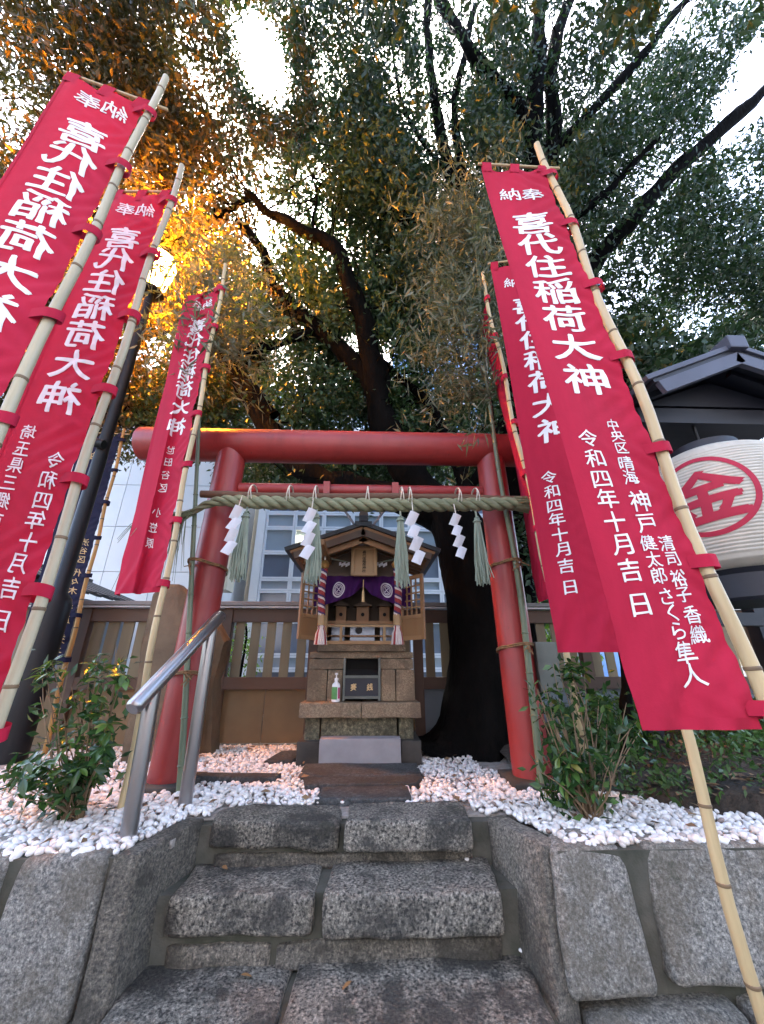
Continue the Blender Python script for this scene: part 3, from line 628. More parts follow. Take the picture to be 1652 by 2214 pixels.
MB().grid(lambda a, b: bt + np.array([0.0368 * math.sin(0.55 + a * 0.75), -0.0368 * math.cos(0.55 + a * 0.75), 0.028 + 0.088 * b]), 6, 2).build('label', MAT['pink'], bo, smooth=True)

# ================================================================== SHRINE
FLZ = 0.92
sh = thing('small_shrine', (AX, 3.95, FLZ), 'small gabled wooden shrine with open lattice doors on the plinth', 'shrine')
BW, BY0, BY1 = 0.375, 3.80, 4.25                 # half width, front, back of the body
MB().box((AX, (BY0 + BY1) / 2, FLZ + 0.012), (0.80, 0.52, 0.03)).build('floor', MAT['woodx'], sh)
for s_ in (-1, 1):
    MB().box((AX + s_ * (BW - 0.02), BY0 + 0.02, 1.24), (0.045, 0.045, 0.62)).build('post', MAT['woodpale'], sh, bevel=0.003)
    MB().box((AX + s_ * (BW + 0.005), (BY0 + BY1) / 2 + 0.03, 1.26), (0.02, 0.44, 0.66)).build('side_wall', MAT['woodold'], sh)
    MB().box((AX + s_ * (BW - 0.03), BY0 - 0.33, 1.70), (0.05, 0.72, 0.05)).build('beam', MAT['wood'], sh, bevel=0.003)
MB().box((AX, BY1, 1.26), (0.74, 0.02, 0.66)).build('back_wall', MAT['woodold'], sh)
MB().box((AX, BY0 - 0.005, 1.555), (0.80, 0.05, 0.05)).build('lintel', MAT['woodold'], sh, bevel=0.003)
MB().prism([(-0.40, 0), (0.40, 0), (0.42, 0.09), (0, 0.30), (-0.42, 0.09)], (1, 0, 0), (0, 0, 1), (0, 1, 0), (AX, BY0 + 0.03, 1.58), 0.02).build('gable_wall', MAT['woodold'], sh)
# inside: bench, little shrines, mirror, railing
MB().box((AX, 4.05, 1.125), (0.70, 0.28, 0.03)).build('shelf', MAT['wood'], sh); MB().box((AX, 4.02, 1.0), (0.70, 0.2, 0.015)).build('shelf', MAT['wood'], sh)
for dx, w in ((-0.22, 0.105), (0.0, 0.125), (0.22, 0.105)):
    m = MB().box((AX + dx, 4.05, 1.215), (w, 0.1, 0.15)); b_ = m.build('altar_box', MAT['wood'], sh, bevel=0.003)
    m = MB().prism([(-w * 0.75, 0), (w * 0.75, 0), (0, 0.055)], (1, 0, 0), (0, 0, 1), (0, 1, 0), (AX + dx, 4.03, 1.292), 0.16); m.build('altar_roof', MAT['woodold'], b_)
    MB().lathe([(0.001, 0), (0.018, 0.001), (0.018, 0.004)], (0, 0, 0), 12)
    m = MB().tube([(AX + dx, 3.996, 1.21), (AX + dx, 3.99, 1.21)], 0.018, 14); m.build('disc', MAT['dark'], b_)
MB().box((AX, 3.97, 1.02), (0.24, 0.012, 0.15)).build('mirror_panel', MAT['mirror'], sh)
for dx in (-0.24, 0.24): MB().box((AX + dx, 3.98, 1.02), (0.13, 0.012, 0.15)).build('mirror_panel', MAT['mirror'], sh)
m = MB().tube([(AX - 0.035, 3.955, 1.055), (AX - 0.035, 3.95, 1.055)], 0.035, 18); m.build('round_mirror', MAT['darkmetal'], sh, smooth=True)
MB().box((AX, BY0 + 0.02, 1.085), (0.66, 0.022, 0.022)).build('rail', MAT['woodpale'], sh)
for dx in (-0.20, 0.21): MB().box((AX + dx, BY0 + 0.02, 1.005), (0.024, 0.022, 0.135)).build('rail_post', MAT['woodpale'], sh)
# doors
for s_, hx, ang in ((-1, AX - BW + 0.01, R(128)), (1, AX + BW - 0.01, R(128))):
    hinge = np.array([hx, BY0 - 0.01, 0]); ux = np.array([-s_ * math.cos(ang), -math.sin(ang), 0]) ; ux = nrm(ux); nz = np.array([0, 0, 1.0]); un = np.cross(ux, nz)
    W, z0, z1 = 0.315, 0.95, 1.535
    def bx(u0, u1, za, zb, th=0.022, off=0): return MB().box(hinge + ux * (u0 + u1) / 2 + nz * (za + zb) / 2 + un * off, (u1 - u0, th, zb - za), (ux, un, nz))
    d = bx(0, 0.035, z0, z1).build('door', MAT['wood'], sh); d['label'] = 'open door of lattice over a plain panel'
    bx(W - 0.035, W, z0, z1).build('stile', MAT['wood'], d); bx(0.035, W - 0.035, z1 - 0.035, z1).build('door_rail', MAT['woodx'], d); bx(0.035, W - 0.035, z0, z0 + 0.035).build('door_rail', MAT['woodx'], d)
    bx(0.035, W - 0.035, 1.14, 1.17).build('door_rail', MAT['woodx'], d); bx(0.035, W - 0.035, z0 + 0.035, 1.14, 0.01).build('door_panel', MAT['wood'], d)
    for i in range(1, 4): u = 0.035 + (W - 0.07) * i / 4; bx(u - 0.006, u + 0.006, 1.17, z1 - 0.035, 0.012, 0.0).build('lattice_bar', MAT['wood'], d)
    for i in range(1, 5): z = 1.17 + (z1 - 1.205) * i / 5; bx(0.035, W - 0.035, z - 0.006, z + 0.006, 0.014, 0.0).build('lattice_bar', MAT['woodx'], d)
# roof
RY0, RY1, RZ, EZ, RW = 3.42, 4.42, 1.93, 1.69, 0.655
for s_ in (-1, 1):
    u = nrm((s_ * RW, 0, EZ - RZ)); nrm_ = np.array([-u[2] * s_, 0, u[0] * s_]); Ls = math.hypot(RW, RZ - EZ)
    base = np.array([AX, 0, RZ])
    def slab(a, b, ya, yb, t0, t1): return MB().box(base + u * (a + b) / 2 + np.array([0, (ya + yb) / 2, 0]) + nrm_ * (t0 + t1) / 2, (b - a, yb - ya, t1 - t0), (u, (0, 1, 0), nrm_))
    slab(0.0, Ls + 0.045, RY0 - 0.01, RY1, 0.028, 0.068).build('roof_skin', MAT['copper'], sh, bevel=0.004)
    slab(0.0, Ls + 0.005, RY0 + 0.01, RY1, 0.0, 0.026).build('roof_board', MAT['wood'], sh)
    slab(-0.01, Ls - 0.015, RY0 + 0.012, RY0 + 0.045, -0.062, 0.002).build('barge_board', MAT['woodold'], sh, bevel=0.003)
    slab(-0.01, Ls - 0.09, RY0 + 0.06, RY0 + 0.085, -0.115, -0.064).build('barge_board', MAT['wood'], sh, bevel=0.003)
    for k in range(7): slab(0.06, Ls - 0.03, RY0 + 0.13 + k * 0.13, RY0 + 0.155 + k * 0.13, -0.03, -0.001).build('rafter', MAT['wood'], sh)
m = MB().box((AX, (RY0 + RY1) / 2, RZ + 0.045), (0.16, RY1 - RY0 + 0.03, 0.05)); m.box((AX, (RY0 + RY1) / 2, RZ + 0.095), (0.085, RY1 - RY0 + 0.05, 0.06)); m.build('ridge', MAT['copper'], sh, bevel=0.006)
for yy in (RY0 + 0.04, RY1 - 0.04):
    for s_ in (-1, 1):
        a = np.array([AX + s_ * 0.09, yy + 0.02 * s_, RZ + 0.05]); b = a + np.array([s_ * 0.11, 0, 0.16])
        MB().bar(a, b, 0.018, 0.04, (0, 1, 0)).build('finial', MAT['slabgrey'], sh, bevel=0.003)
MB().tube([(AX, RY0 - 0.02, RZ + 0.135), (AX, RY0 + 0.4, RZ + 0.135)], 0.042, 16).build('ridge_log', MAT['woodold'], sh, smooth=True)
# name board
nb = MB().box((AX + 0.01, 3.63, 1.665), (0.225, 0.022, 0.265), ((1, 0, 0), nrm((0, 1, -0.15)), nrm((0, 0.15, 1)))).build('name_board', MAT['woodpale'], sh, bevel=0.004)
for dx, dz, w, h in ((-0.108, 0, 0.034, 0.30), (0.108, 0, 0.034, 0.30), (0, 0.135, 0.20, 0.03), (0, -0.135, 0.20, 0.034)):
    MB().box((AX + 0.01 + dx, 3.614 + dz * 0.15, 1.667 + dz), (w, 0.03, h), ((1, 0, 0), nrm((0, 1, -0.15)), nrm((0, 0.15, 1)))).build('board_frame', MAT['woodpale'], nb, bevel=0.008)
text_mb([(c, 0, -0.095 + i * 0.032, 0.034, 0.031) for i, c in enumerate('喜代住稲荷神社')], lambda u, v, l: np.array([AX + 0.01 + u, 3.6165 - v * 0.15 - l, 1.665 - v])).build('lettering', MAT['dark'], nb)
# curtain
def curtain(a, b):
    x = AX + (a - 0.5) * 0.93; sag = 0.16 + 0.13 * abs(math.sin((a - 0.5) * math.pi)) ** 1.3
    lift = 0.06 * math.exp(-((a - 0.5) / 0.06) ** 2)
    z = 1.545 - b * (sag - lift); y = 3.735 - 0.025 * math.sin(b * 3.1) * (1 + 0.8 * math.sin(a * 31)) - 0.012 * math.sin(a * 55 + b * 4) - 0.03 * b * math.sin(abs(a - 0.5) * 6)
    return np.array([x, y, z])
cu_ = thing('purple_curtain', (AX, 3.735, 1.54), 'purple curtain with white crests gathered across the shrine front', 'curtain')
MB().grid(curtain, 90, 14).build('cloth', MAT['purple'], cu_, smooth=True, angle=180)
def on_curtain(u, v, l): p = curtain(u, v); return p + np.array([0, -0.006 - l, 0])
for uc in (0.255, 0.745):
    m = MB(); su, sv = 0.062, 0.30
    for r0, r1 in ((0.80, 1.0), (0.58, 0.70), (0.42, 0.50)):
        m.grid(lambda a, b: on_curtain(uc + su * (r0 + (r1 - r0) * b) * math.cos(a * 6.2832), 0.58 + sv * (r0 + (r1 - r0) * b) * math.sin(a * 6.2832), 0), 40, 1)
    for a in (0.8, 2.35): m.grid(lambda p, q: on_curtain(uc + su * ((p - 0.5) * 0.8 * math.cos(a) - (q - 0.5) * 0.1 * math.sin(a)), 0.58 + sv * ((p - 0.5) * 0.8 * math.sin(a) + (q - 0.5) * 0.1 * math.cos(a)), 0), 6, 1)
    m.build('crest', MAT['emblem'], cu_)
m = MB().tube([(AX + 0.005, 3.685, 1.50), (AX + 0.005, 3.685, 1.39)], 0.004, 6); m.tube([(AX + 0.005, 3.685, 1.40), (AX + 0.005, 3.685, 1.385), (AX + 0.005, 3.685, 1.29)], [0.006, 0.011, 0.015], 10); m.build('gold_tassel', MAT['gold'], cu_, smooth=True)
# rice-straw wisps with folded paper under the gable
for s_ in (-1, 1):
    w = thing('paper_ornament', (AX + s_ * 0.2, 3.70, 1.64), 'small folded white paper on straw cord, %s of the shrine name board' % ('left' if s_ < 0 else 'right'), 'paper ornament', 'folded papers under the gable')
    MB().tube([(AX + s_ * 0.34, 3.72, 1.72), (AX + s_ * 0.2, 3.70, 1.685), (AX + s_ * 0.12, 3.70, 1.67)], [0.012, 0.006, 0.003], 6).build('cord', MAT['tassel'], w)
    for k in range(5):
        c = np.array([AX + s_ * (0.14 + 0.021 * k), 3.685, 1.655 - 0.012 * (k % 2)])
        MB().box(c, (0.022, 0.002, 0.032), (nrm((1, 0.3 * (-1) ** k, 0.4)), nrm((-0.3 * (-1) ** k, 1, 0)), (0, 0, 1))).build('paper_fold', MAT['paper'], w)
# bells and ropes
for s_, px in ((-1, 702), (1, 857)):
    top = PY(px, 1223, 3.50); X = top[0]; zb = top[2] + 0.01
    b = thing('bell_rope', (X, 3.50, 0.93), 'brass bell on a red, white and purple braided rope, %s side of the shrine doorway' % ('left' if s_ < 0 else 'right'), 'bell rope', 'bell ropes of the shrine')
    MB().lathe([(0.003, 0.043), (0.024, 0.037), (0.040, 0.016), (0.043, 0.004), (0.047, 0.0), (0.043, -0.004), (0.040, -0.018), (0.024, -0.038), (0.003, -0.043)], (X, 3.50, zb), 22).build('bell', MAT['brass'], b, smooth=True, angle=80)
    MB().tube([(X, 3.5, zb + 0.04), (X, 3.5, zb + 0.09)], 0.008, 6).build('hook', MAT['string'], b)
    ztop, zbot = zb - 0.045, PY(px, 1330, 3.5)[2]
    for k, mt in enumerate(('ropered', 'ropewhite', 'ropepurple', 'ropered')):
        pts = []
        for t in np.linspace(0, 1, 70):
            a = t * 6.28 * 5.5 + k * 1.571; pts.append((X + 0.02 * t * -s_ * 0 + 0.018 * math.cos(a) + 0.014 * s_ * math.sin(t * 3.1), 3.5 + 0.018 * math.sin(a), ztop + (zbot - ztop) * t))
        MB().tube(pts, 0.0155, 8).build('rope_strand', MAT[mt], b, smooth=True, angle=80)
    z2 = PY(px, 1352, 3.5)[2]; z3 = PY(px, 1394, 3.5)[2]
    MB().tube([(X, 3.5, zbot + 0.006), (X, 3.5, z2)], 0.034, 6).build('wooden_sleeve', MAT['woodpale'], b, bevel=0.002)
    for k in range(14):
        a = k * 6.283 / 14; c_, s2 = math.cos(a), math.sin(a)
        MB().tube([(X + 0.012 * c_, 3.5 + 0.012 * s2, z2), (X + 0.026 * c_, 3.5 + 0.026 * s2, z2 - 0.012), (X + 0.022 * c_, 3.5 + 0.022 * s2, z2 - 0.03), (X + 0.036 * c_, 3.5 + 0.036 * s2, z2 - 0.07), (X + 0.046 * c_, 3.5 + 0.046 * s2, z3)], [0.006, 0.008, 0.007, 0.010, 0.012], 6).build('tassel_strand', MAT['ropered' if k % 4 == 1 else 'ropewhite'], b, smooth=True)

# ================================================================== FENCE
FY = 4.55
fe = thing('slatted_fence', (0, FY, 0), 'brown wooden fence with vertical slats over solid panels behind the shrine', 'fence')
xs = [-4.45, -3.02, -1.47, -0.50, 0.66, 1.62, 2.55, 3.6, 4.6]
for x in xs: MB().box((x, FY, 0.66), (0.10, 0.10, 1.34)).build('post', MAT['fence'], fe, bevel=0.004)
m = MB().box((0.1, FY - 0.02, 1.375), (9.3, 0.22, 0.045)); m.build('cap_rail', MAT['cap'], fe, bevel=0.006)
MB().box((0.1, FY - 0.035, 1.342), (9.3, 0.13, 0.018)).build('cap_strip', MAT['alu'], fe)
for a, b in zip(xs[:-1], xs[1:]):
    w = b - a - 0.10; c = (a + b) / 2
    MB().box((c, FY, 1.255), (w, 0.075, 0.14)).build('top_rail', MAT['fence'], fe, bevel=0.003)
    MB().box((c, FY - 0.005, 0.555), (w, 0.085, 0.12)).build('mid_rail', MAT['fence'], fe, bevel=0.003)
    n = max(2, round(w / 0.60))
    for i in range(n):
        MB().box((a + 0.05 + w * (i + 0.5) / n, FY + 0.015, 0.245), (w / n - 0.006, 0.02, 0.50)).build('panel', MAT['panel' if c < 0.2 else 'panelr'], fe)  # left bays take the panel copy with lamp warmth in its colour
    k = max(3, round(w / 0.168))
    for i in range(k):
        MB().box((a + 0.05 + w * (i + 0.5) / k, FY + 0.01, 0.90), (0.098 if c > -1.5 else 0.12, 0.022, 0.57)).build('slat', MAT['slat'], fe)
# ================================================================== HANDRAIL
hr = thing('handrail', (-0.96, 2.45, 0), 'brushed stainless steel handrail on two posts left of the steps', 'handrail')
a, b = np.array([-1.035, 2.12, 0.545]), np.array([-0.905, 2.74, 1.06]); d = nrm(b - a)
MB().tube([a, a + d * 0.006, a + d * 0.02, b - d * 0.02, b - d * 0.006, b], [0.030, 0.037, 0.041, 0.041, 0.037, 0.030], 28).build('rail', MAT['steel'], hr, smooth=True, angle=40)
for bx_, by_, t in ((-0.995, 2.245, 0.19), (-0.930, 2.69, 0.86)):
    p = a + (b - a) * t; MB().tube([(bx_, by_, -0.05), (p[0], p[1], p[2] - 0.02)], 0.037, 24).build('post', MAT['steel'], hr, smooth=True, angle=40)

# ================================================================== BANNERS
MAIN = list('喜代住稲荷大神'); DATE = list('令和四年十月吉日')
MV = [0.48, 0.65, 0.82, 1.0, 1.18, 1.36, 1.545]; DV = [1.86, 1.95, 2.04, 2.12, 2.21, 2.295, 2.385, 2.50]
def banner(label, top, bot, ang, W=0.41, L=2.80, mat='cloth', let='letter', pole='bamboo', mirror=False, extra=(), curl=None, prad=0.0175, pext=0.30, tabs=7, seed=0, wave=0.016, bar=True, texts=True, date=True, TW=None, voff=0.0, ush=0.0):
    """top, bot: two points on the pole; cloth hangs from the pole at 'top', free edge in direction ang (radians, 0 = +x)"""
    top = np.asarray(top, float); bot = np.asarray(bot, float); dv = nrm(bot - top); base = top + dv * ((GL if bot[1] < 2.05 else 0.0) - 0.02 - top[2]) / dv[2]
    t = thing('banner', base, label, 'banner', 'upright offering banners either side of the steps')
    tip = top - dv * pext
    n = 26; Lp = np.linalg.norm(tip - base); m = MB()
    pts = [base + (tip - base) * i / n for i in range(n + 1)]
    bend = nrm(np.cross(dv, (0.3, 1, 0)))
    pts = [p + bend * 0.012 * math.sin(i * 0.9 + seed) for i, p in enumerate(pts)]
    m.tube(pts, [prad * (1.12 - 0.30 * i / n) for i in range(n + 1)], 16); po = m.build('pole', MAT[pole], t, smooth=True, angle=60)
    z = 0.2 + 0.05 * seed
    while z < Lp - 0.1:
        f_ = z / Lp * n; i = int(f_); p = pts[i] + (pts[i + 1] - pts[i]) * (f_ - i); rr = prad * (1.12 - 0.30 * f_ / n)
        MB().tube([p + dv * 0.006, p + dv * 0.003, p, p - dv * 0.003, p - dv * 0.007], [rr * 1.01, rr * 1.12, rr * 1.05, rr * 1.13, rr * 1.0], 16).build('pole_joint', MAT['node'], po, smooth=True, angle=70)
        z += random.uniform(0.24, 0.31)
    hd = lambda A: np.array([math.cos(A), math.sin(A), 0.0])
    gap = prad + 0.012
    # horizontal profile of the cloth
    K = 60; us = np.linspace(0, W, K + 1); xy = [np.zeros(3)]
    for i in range(K):
        A = ang + (curl(us[i] / W) if curl else 0.0); xy.append(xy[-1] + hd(A) * (W / K))
    xy = np.array(xy)
    def surf(u, v, lift=0.0):
        f_ = min(max(u / W, 0), 0.9999) * K; i = int(f_); p = xy[i] + (xy[i + 1] - xy[i]) * (f_ - i); tg = nrm(xy[i + 1] - xy[i])
        nn = np.cross(tg, dv); nn = nn if nn @ (EYE - top) > 0 else -nn
        q = top + hd(ang) * gap + p + dv * v
        wv = wave * (math.sin(v * 2.1 + u * 5 + seed * 2) * (u / W) + 0.5 * math.sin(u * 16 + v * 1.3 + seed) * math.sin(v * 1.1 + 0.3))
        bot_ = max(0, (v - L + 0.40) / 0.40); wv += 0.008 * bot_ * math.sin(u * 26 - v * 14 + seed) + 0.004 * bot_ * math.sin(u * 60 - v * 30)
        tv = (v / (L - 0.09) * (tabs - 1)) % 1.0; tv = min(tv, 1 - tv); wv += 0.007 * math.exp(-(u / 0.11) ** 2) * math.cos(tv * 9) + 0.0035 * math.exp(-(u / 0.2) ** 2) * math.sin((u + tv * 0.6) * 55)
        tp = max(0, 1 - v / 0.25); wv += 0.008 * tp * math.sin(u * 38 + seed)
        sag = 0.010 * math.sin(u / W * 3.14) * tp
        return q + nn * (wv + lift) + dv * sag
    clo = MB().grid(lambda a_, b_: surf(a_ * W, b_ * L), 48, 170).build('cloth', MAT[mat], t, smooth=True, angle=180)
    # hems, a touch proud of the cloth
    m = MB(); m.grid(lambda a_, b_: surf(a_ * W, L - 0.03 + 0.032 * b_, 0.0018), 40, 1); m.grid(lambda a_, b_: surf(W - 0.012 + 0.0125 * a_, b_ * L, 0.0018), 1, 90); m.build('hem', MAT[mat], clo, smooth=True, angle=180)
    # loops round the pole and on the cross bar
    if bar:
        bz = top - dv * 0.045; e = surf(W, 0); e = np.array([e[0], e[1], bz[2] + (e[2] - surf(0, 0)[2])])
        MB().tube([bz - hd(ang) * 0.07, bz + (e - bz) * 0.5, e + nrm(e - bz) * 0.015], 0.007, 10).build('cross_bar', MAT['bamboo'], t, smooth=True)
        for u in (0.03, W * 0.5, W - 0.03):
            p = surf(u, 0.03); q = bz + (e - bz) * (u / W); ax = nrm(e - bz); m = MB()
            nn = nrm(np.cross(ax, (0, 0, 1)))
            for sg in (-1, 1): m.add([p - ax * 0.027 + nn * 0.003 * sg, p + ax * 0.027 + nn * 0.003 * sg, q + ax * 0.027 + nn * 0.010 * sg + np.array([0, 0, 0.0]), q - ax * 0.027 + nn * 0.010 * sg, q - ax * 0.027 + np.array([0, 0, 0.012]), q + ax * 0.027 + np.array([0, 0, 0.012])], [(0, 1, 2, 3), (3, 2, 5, 4)])
            m.build('hanging_loop', MAT[mat], t, smooth=True)
    for i in range(tabs):
        v = 0.02 + (L - 0.09) * i / (tabs - 1); c = top + dv * v; m = MB(); sd_ = hd(ang); fr = nrm(np.cross(sd_, dv)); fr = fr if fr @ (EYE - c) > 0 else -fr
        rr = prad + 0.009; prof = []
        p0 = surf(0.035, v + 0.02, 0.002) - c - dv * 0.02
        prof.append(p0); prof.append(sd_ * 0.012 + fr * rr * 1.02)
        for A in np.linspace(0, math.pi, 9): prof.append(fr * rr * math.cos(A) - sd_ * rr * 1.25 * math.sin(A))
        prof.append(sd_ * 0.012 - fr * rr); prof.append(surf(0.03, v + 0.02, -0.002) - c - dv * 0.02)
        H = 0.042 + 0.004 * random.random(); tw = random.uniform(-0.012, 0.012)
        nP = len(prof) - 1
        m.grid(lambda a_, b_: c + prof[min(int(a_ * nP + 1e-6), nP)] + dv * (b_ * H + tw * math.cos(a_ * 3.14)), nP, 1)
        m.build('pole_loop', MAT[mat], t, smooth=True, angle=70)
    items = []
    if texts:
        for ch, v in zip(MAIN, MV): items.append((ch, 0.44, v, 0.20, 0.165))
        items += [('奉', 0.30, 0.23, 0.112, 0.105), ('納', 0.62, 0.23, 0.112, 0.105)]
        if date: items += [(ch, 0.655, v, 0.078, 0.078) for ch, v in zip(DATE, DV)]
    items += list(extra)
    # u is measured from the pole; reading direction on the side we see
    its = []
    for ch, uf, v, w, h in items: its.append((ch, ((0.88 - uf if mirror else uf) + ush) * (TW or W), v + voff, w * ((TW or W) / 0.41), h))
    if its:
        if mirror:   # seen from the back: characters reversed
            fn = lambda u, v, l: surf(u, v, 0.0022 + l)
            sgn = 1
        else:
            fn = lambda u, v, l: surf(u, v, 0.0022 + l); sgn = -1
        # local x grows away from the pole; pole is on the right, so a readable glyph needs -x
        sh_ = [(-1, -0.35), (1, 0.35), (0.3, -0.6), (-0.3, 0.6)]
        for ch, u, v, w, h in its:
            V, F = fine_glyph(ch, 0.14 if w > 0.12 else 0.4); bold = 0.024 if w > 0.12 else 0.011; m = MB()
            for k, (dx, dy) in enumerate(sh_):
                m.add([fn(u + sgn * (p[0] + dx * bold) * w, v - (p[1] + dy * bold) * h, k * 0.0003) for p in V], F)
            m.build('character', MAT[let], clo)
    return t
def col_txt(s, u, v0, dv_, w=0.06, h=0.062): return [(c, u, v0 + i * dv_, w, h) for i, c in enumerate(s) if c != ' ']
# right hand banners
nameA = [(c, u, v, w, w) for c, u, v, w in (('中', .32, 1.78, .052), ('央', .32, 1.835, .052), ('区', .315, 1.89, .052), ('晴', .33, 1.96, .062), ('海', .335, 2.02, .062), ('神', .33, 2.12, .085), ('戸', .345, 2.21, .078),
    ('健', .405, 2.285, .056), ('太', .405, 2.345, .055), ('郎', .41, 2.402, .056), ('さ', .405, 2.472, .058), ('く', .405, 2.525, .058), ('ら', .405, 2.582, .058), ('隼', .405, 2.648, .068), ('人', .40, 2.712, .068),
    ('清', .23, 2.285, .056), ('司', .23, 2.342, .054), ('裕', .23, 2.408, .058), ('子', .235, 2.465, .054), ('香', .23, 2.53, .058), ('織', .23, 2.592, .058))]
banner('red banner nearest the camera on the right, in front of the paper lantern', PY(1188, 372, 1.33), PY(1655, 1535, 1.26), R(181), W=0.370, L=2.86, TW=0.40, extra=nameA, seed=1, prad=0.021)
banner('red banner on the right partly hidden behind the nearest right banner', PY(1200, 560, 1.95), PY(1485, 1600, 1.90), R(170), W=0.44, L=2.78, TW=0.41, ush=0.13, voff=-0.04, seed=2, pole='bamboo', prad=0.021, wave=0.02)
banner('narrow red banner turned edge-on beside the right post of the torii', PY(1052, 640, 2.62), PY(1275, 1660, 2.72), R(82), W=0.36, L=2.82, seed=3, texts=False, bar=False, prad=0.019, wave=0.02, curl=lambda t: -0.15 * t)
# left hand banners, seen from behind
banner('red banner nearest the camera on the left, cut by the picture edge', PY(325, 235, 1.10), PY(0, 925, 1.10), R(197), W=0.335, TW=0.345, voff=-0.11, L=2.82, mirror=True, seed=4, pole='bamboo2', prad=0.019)
nameB = col_txt('埼玉県三郷市早稲田', 0.216, 1.73, 0.078, 0.066, 0.07)
banner('second red banner on the left, in front of the lamp post', PY(372, 425, 1.46), PY(0, 1560, 1.46), R(182), W=0.312, TW=0.345, voff=-0.10, L=2.80, mirror=True, seed=5, pole='bamboo2', extra=nameB, prad=0.019)
nameC = col_txt('世田谷区', 0.40, 1.75, 0.11, 0.07, 0.075) + col_txt('小笠原', 0.38, 2.28, 0.12, 0.07, 0.075)
banner('red banner folded in on itself beside the left post of the torii', PY(480, 620, 2.60), PY(262, 1750, 2.62), R(168), W=0.50, TW=0.42, voff=-0.08, L=2.80, mirror=True, seed=6, pole='bamboo', extra=nameC, date=False, prad=0.019, wave=0.014,
       curl=lambda t: (-0.3 if t < 0.42 else (1.5 if t < 0.52 else (-0.25 if t < 0.9 else -1.2))))
nameD = [('納', 0.38, 0.28, 0.10, 0.10)] + col_txt('渋谷区', 0.68, 1.36, 0.095, 0.075, 0.08) + col_txt('代々木', 0.68, 1.70, 0.095, 0.075, 0.08) + col_txt('香取', 0.68, 2.06, 0.13, 0.085, 0.09) + col_txt('秀子', 0.68, 2.42 - 0.05, 0.13, 0.085, 0.09)
banner('dark navy banner with gold characters behind the lamp post', PY(266, 945, 4.2), PY(97, 1619, 4.2), R(184), W=0.44, L=2.62, mat='navy', let='gold', pole='bamboo3', mirror=True, seed=7, texts=False, extra=nameD, prad=0.020, pext=0.12, wave=0.008)

# ================================================================== LAMP POST
LX, LY = -2.925, 3.9
lp = thing('lamp_post', (LX, LY, 0), 'tall black lamp post with a glowing orange lantern at the left', 'street lamp')
MB().lathe([(0.13, -0.02), (0.13, 1.28), (0.118, 1.34), (0.07, 1.40), (0.066, 2.9), (0.062, 2.95), (0.055, 5.3), (0.045, 5.42)], (LX, LY, 0), 28).build('column', MAT['darkmetal'], lp, smooth=True, angle=40)
MB().tube([(LX - 0.42, LY - 0.1, 3.12), (LX + 0.06, LY - 0.08, 3.02)], 0.05, 14).build('arm', MAT['darkmetal'], lp, smooth=True)
zc = 5.42; N6 = 6
MB().lathe([(0.10, 0.0), (0.16, 0.03), (0.165, 0.05), (0.16, 0.06)], (LX, LY, zc), 18).build('lamp_base', MAT['darkmetal'], lp, smooth=True)
for k in range(N6):
    a0, a1 = (k - 0.5) * 2 * math.pi / N6 + 0.3, (k + 0.5) * 2 * math.pi / N6 + 0.3
    r0, r1, za, zb = 0.13, 0.225, zc + 0.06, zc + 0.58
    q = [np.array([LX + r * math.cos(a), LY + r * math.sin(a), z]) for r, a, z in ((r0, a0, za), (r0, a1, za), (r1, a1, zb), (r1, a0, zb))]
    n_ = nrm(np.cross(q[1] - q[0], q[3] - q[0])) * 0.006
    MB().add(q + [p - n_ for p in q], [(0, 1, 2, 3), (7, 6, 5, 4), (0, 4, 5, 1), (1, 5, 6, 2), (2, 6, 7, 3), (3, 7, 4, 0)]).build('lamp_pane', MAT['lamp'], lp)
    MB().bar(q[0], q[3], 0.022, 0.022).build('frame_bar', MAT['darkmetal'], lp)
MB().lathe([(0.225, 0.585), (0.215, 0.64), (0.175, 0.70), (0.10, 0.735), (0.04, 0.745)], (LX, LY, zc), 24).build('lamp_dome', MAT['lamp'], lp, smooth=True, angle=60)
MB().lathe([(0.05, 0.74), (0.045, 0.77), (0.02, 0.79), (0.016, 0.84), (0.004, 0.87)], (LX, LY, zc), 12).build('finial', MAT['darkmetal'], lp, smooth=True, angle=30)
MB().tube([(LX + 0.228 * math.cos(a), LY + 0.228 * math.sin(a), zc + 0.582) for a in np.linspace(0, 6.28319, 37)], 0.012, 6).build('frame_ring', MAT['darkmetal'], lp)

# ================================================================== STONES AT THE LEFT
def monument(name, label, outline, Y, thick, seed, lean=0.0):
    P = [PY(x, y, Y) for x, y in outline]; c = np.mean(P, 0); base = np.array([c[0], Y + thick / 2, 0.0]); t = thing(name, base, label, 'stone')
    m = MB(); n = len(P); rings = []
    for k, (s_, dy) in enumerate(((0.94, 0.0), (1.0, 0.15), (1.0, 0.85), (0.92, 1.0))):
        r = []
        for p in P:
            q = c + (p - c) * s_; q = np.array([q[0], Y + thick * dy, q[2]]); q += np.array(mnoise.noise_vector(Vector(q * 4.0) + Vector((seed, 0, 0)))) * 0.02
            r.append(q)
        rings.append(r)
    vs = [q for r in rings for q in r]; fs = [tuple(range(n))[::-1], tuple(range(3 * n, 4 * n))]
    for k in range(3):
        for i in range(n): fs.append((k * n + i, k * n + (i + 1) % n, (k + 1) * n + (i + 1) % n, (k + 1) * n + i))
    m.add(vs, fs).build('slab', MAT['stele'], t, smooth=True, angle=40); return t
def arch(pts, k=6):
    out = []
    for (x0, y0), (x1, y1) in zip(pts, pts[1:] + pts[:1]):
        for i in range(k): out.append((x0 + (x1 - x0) * i / k, y0 + (y1 - y0) * i / k))
    return out
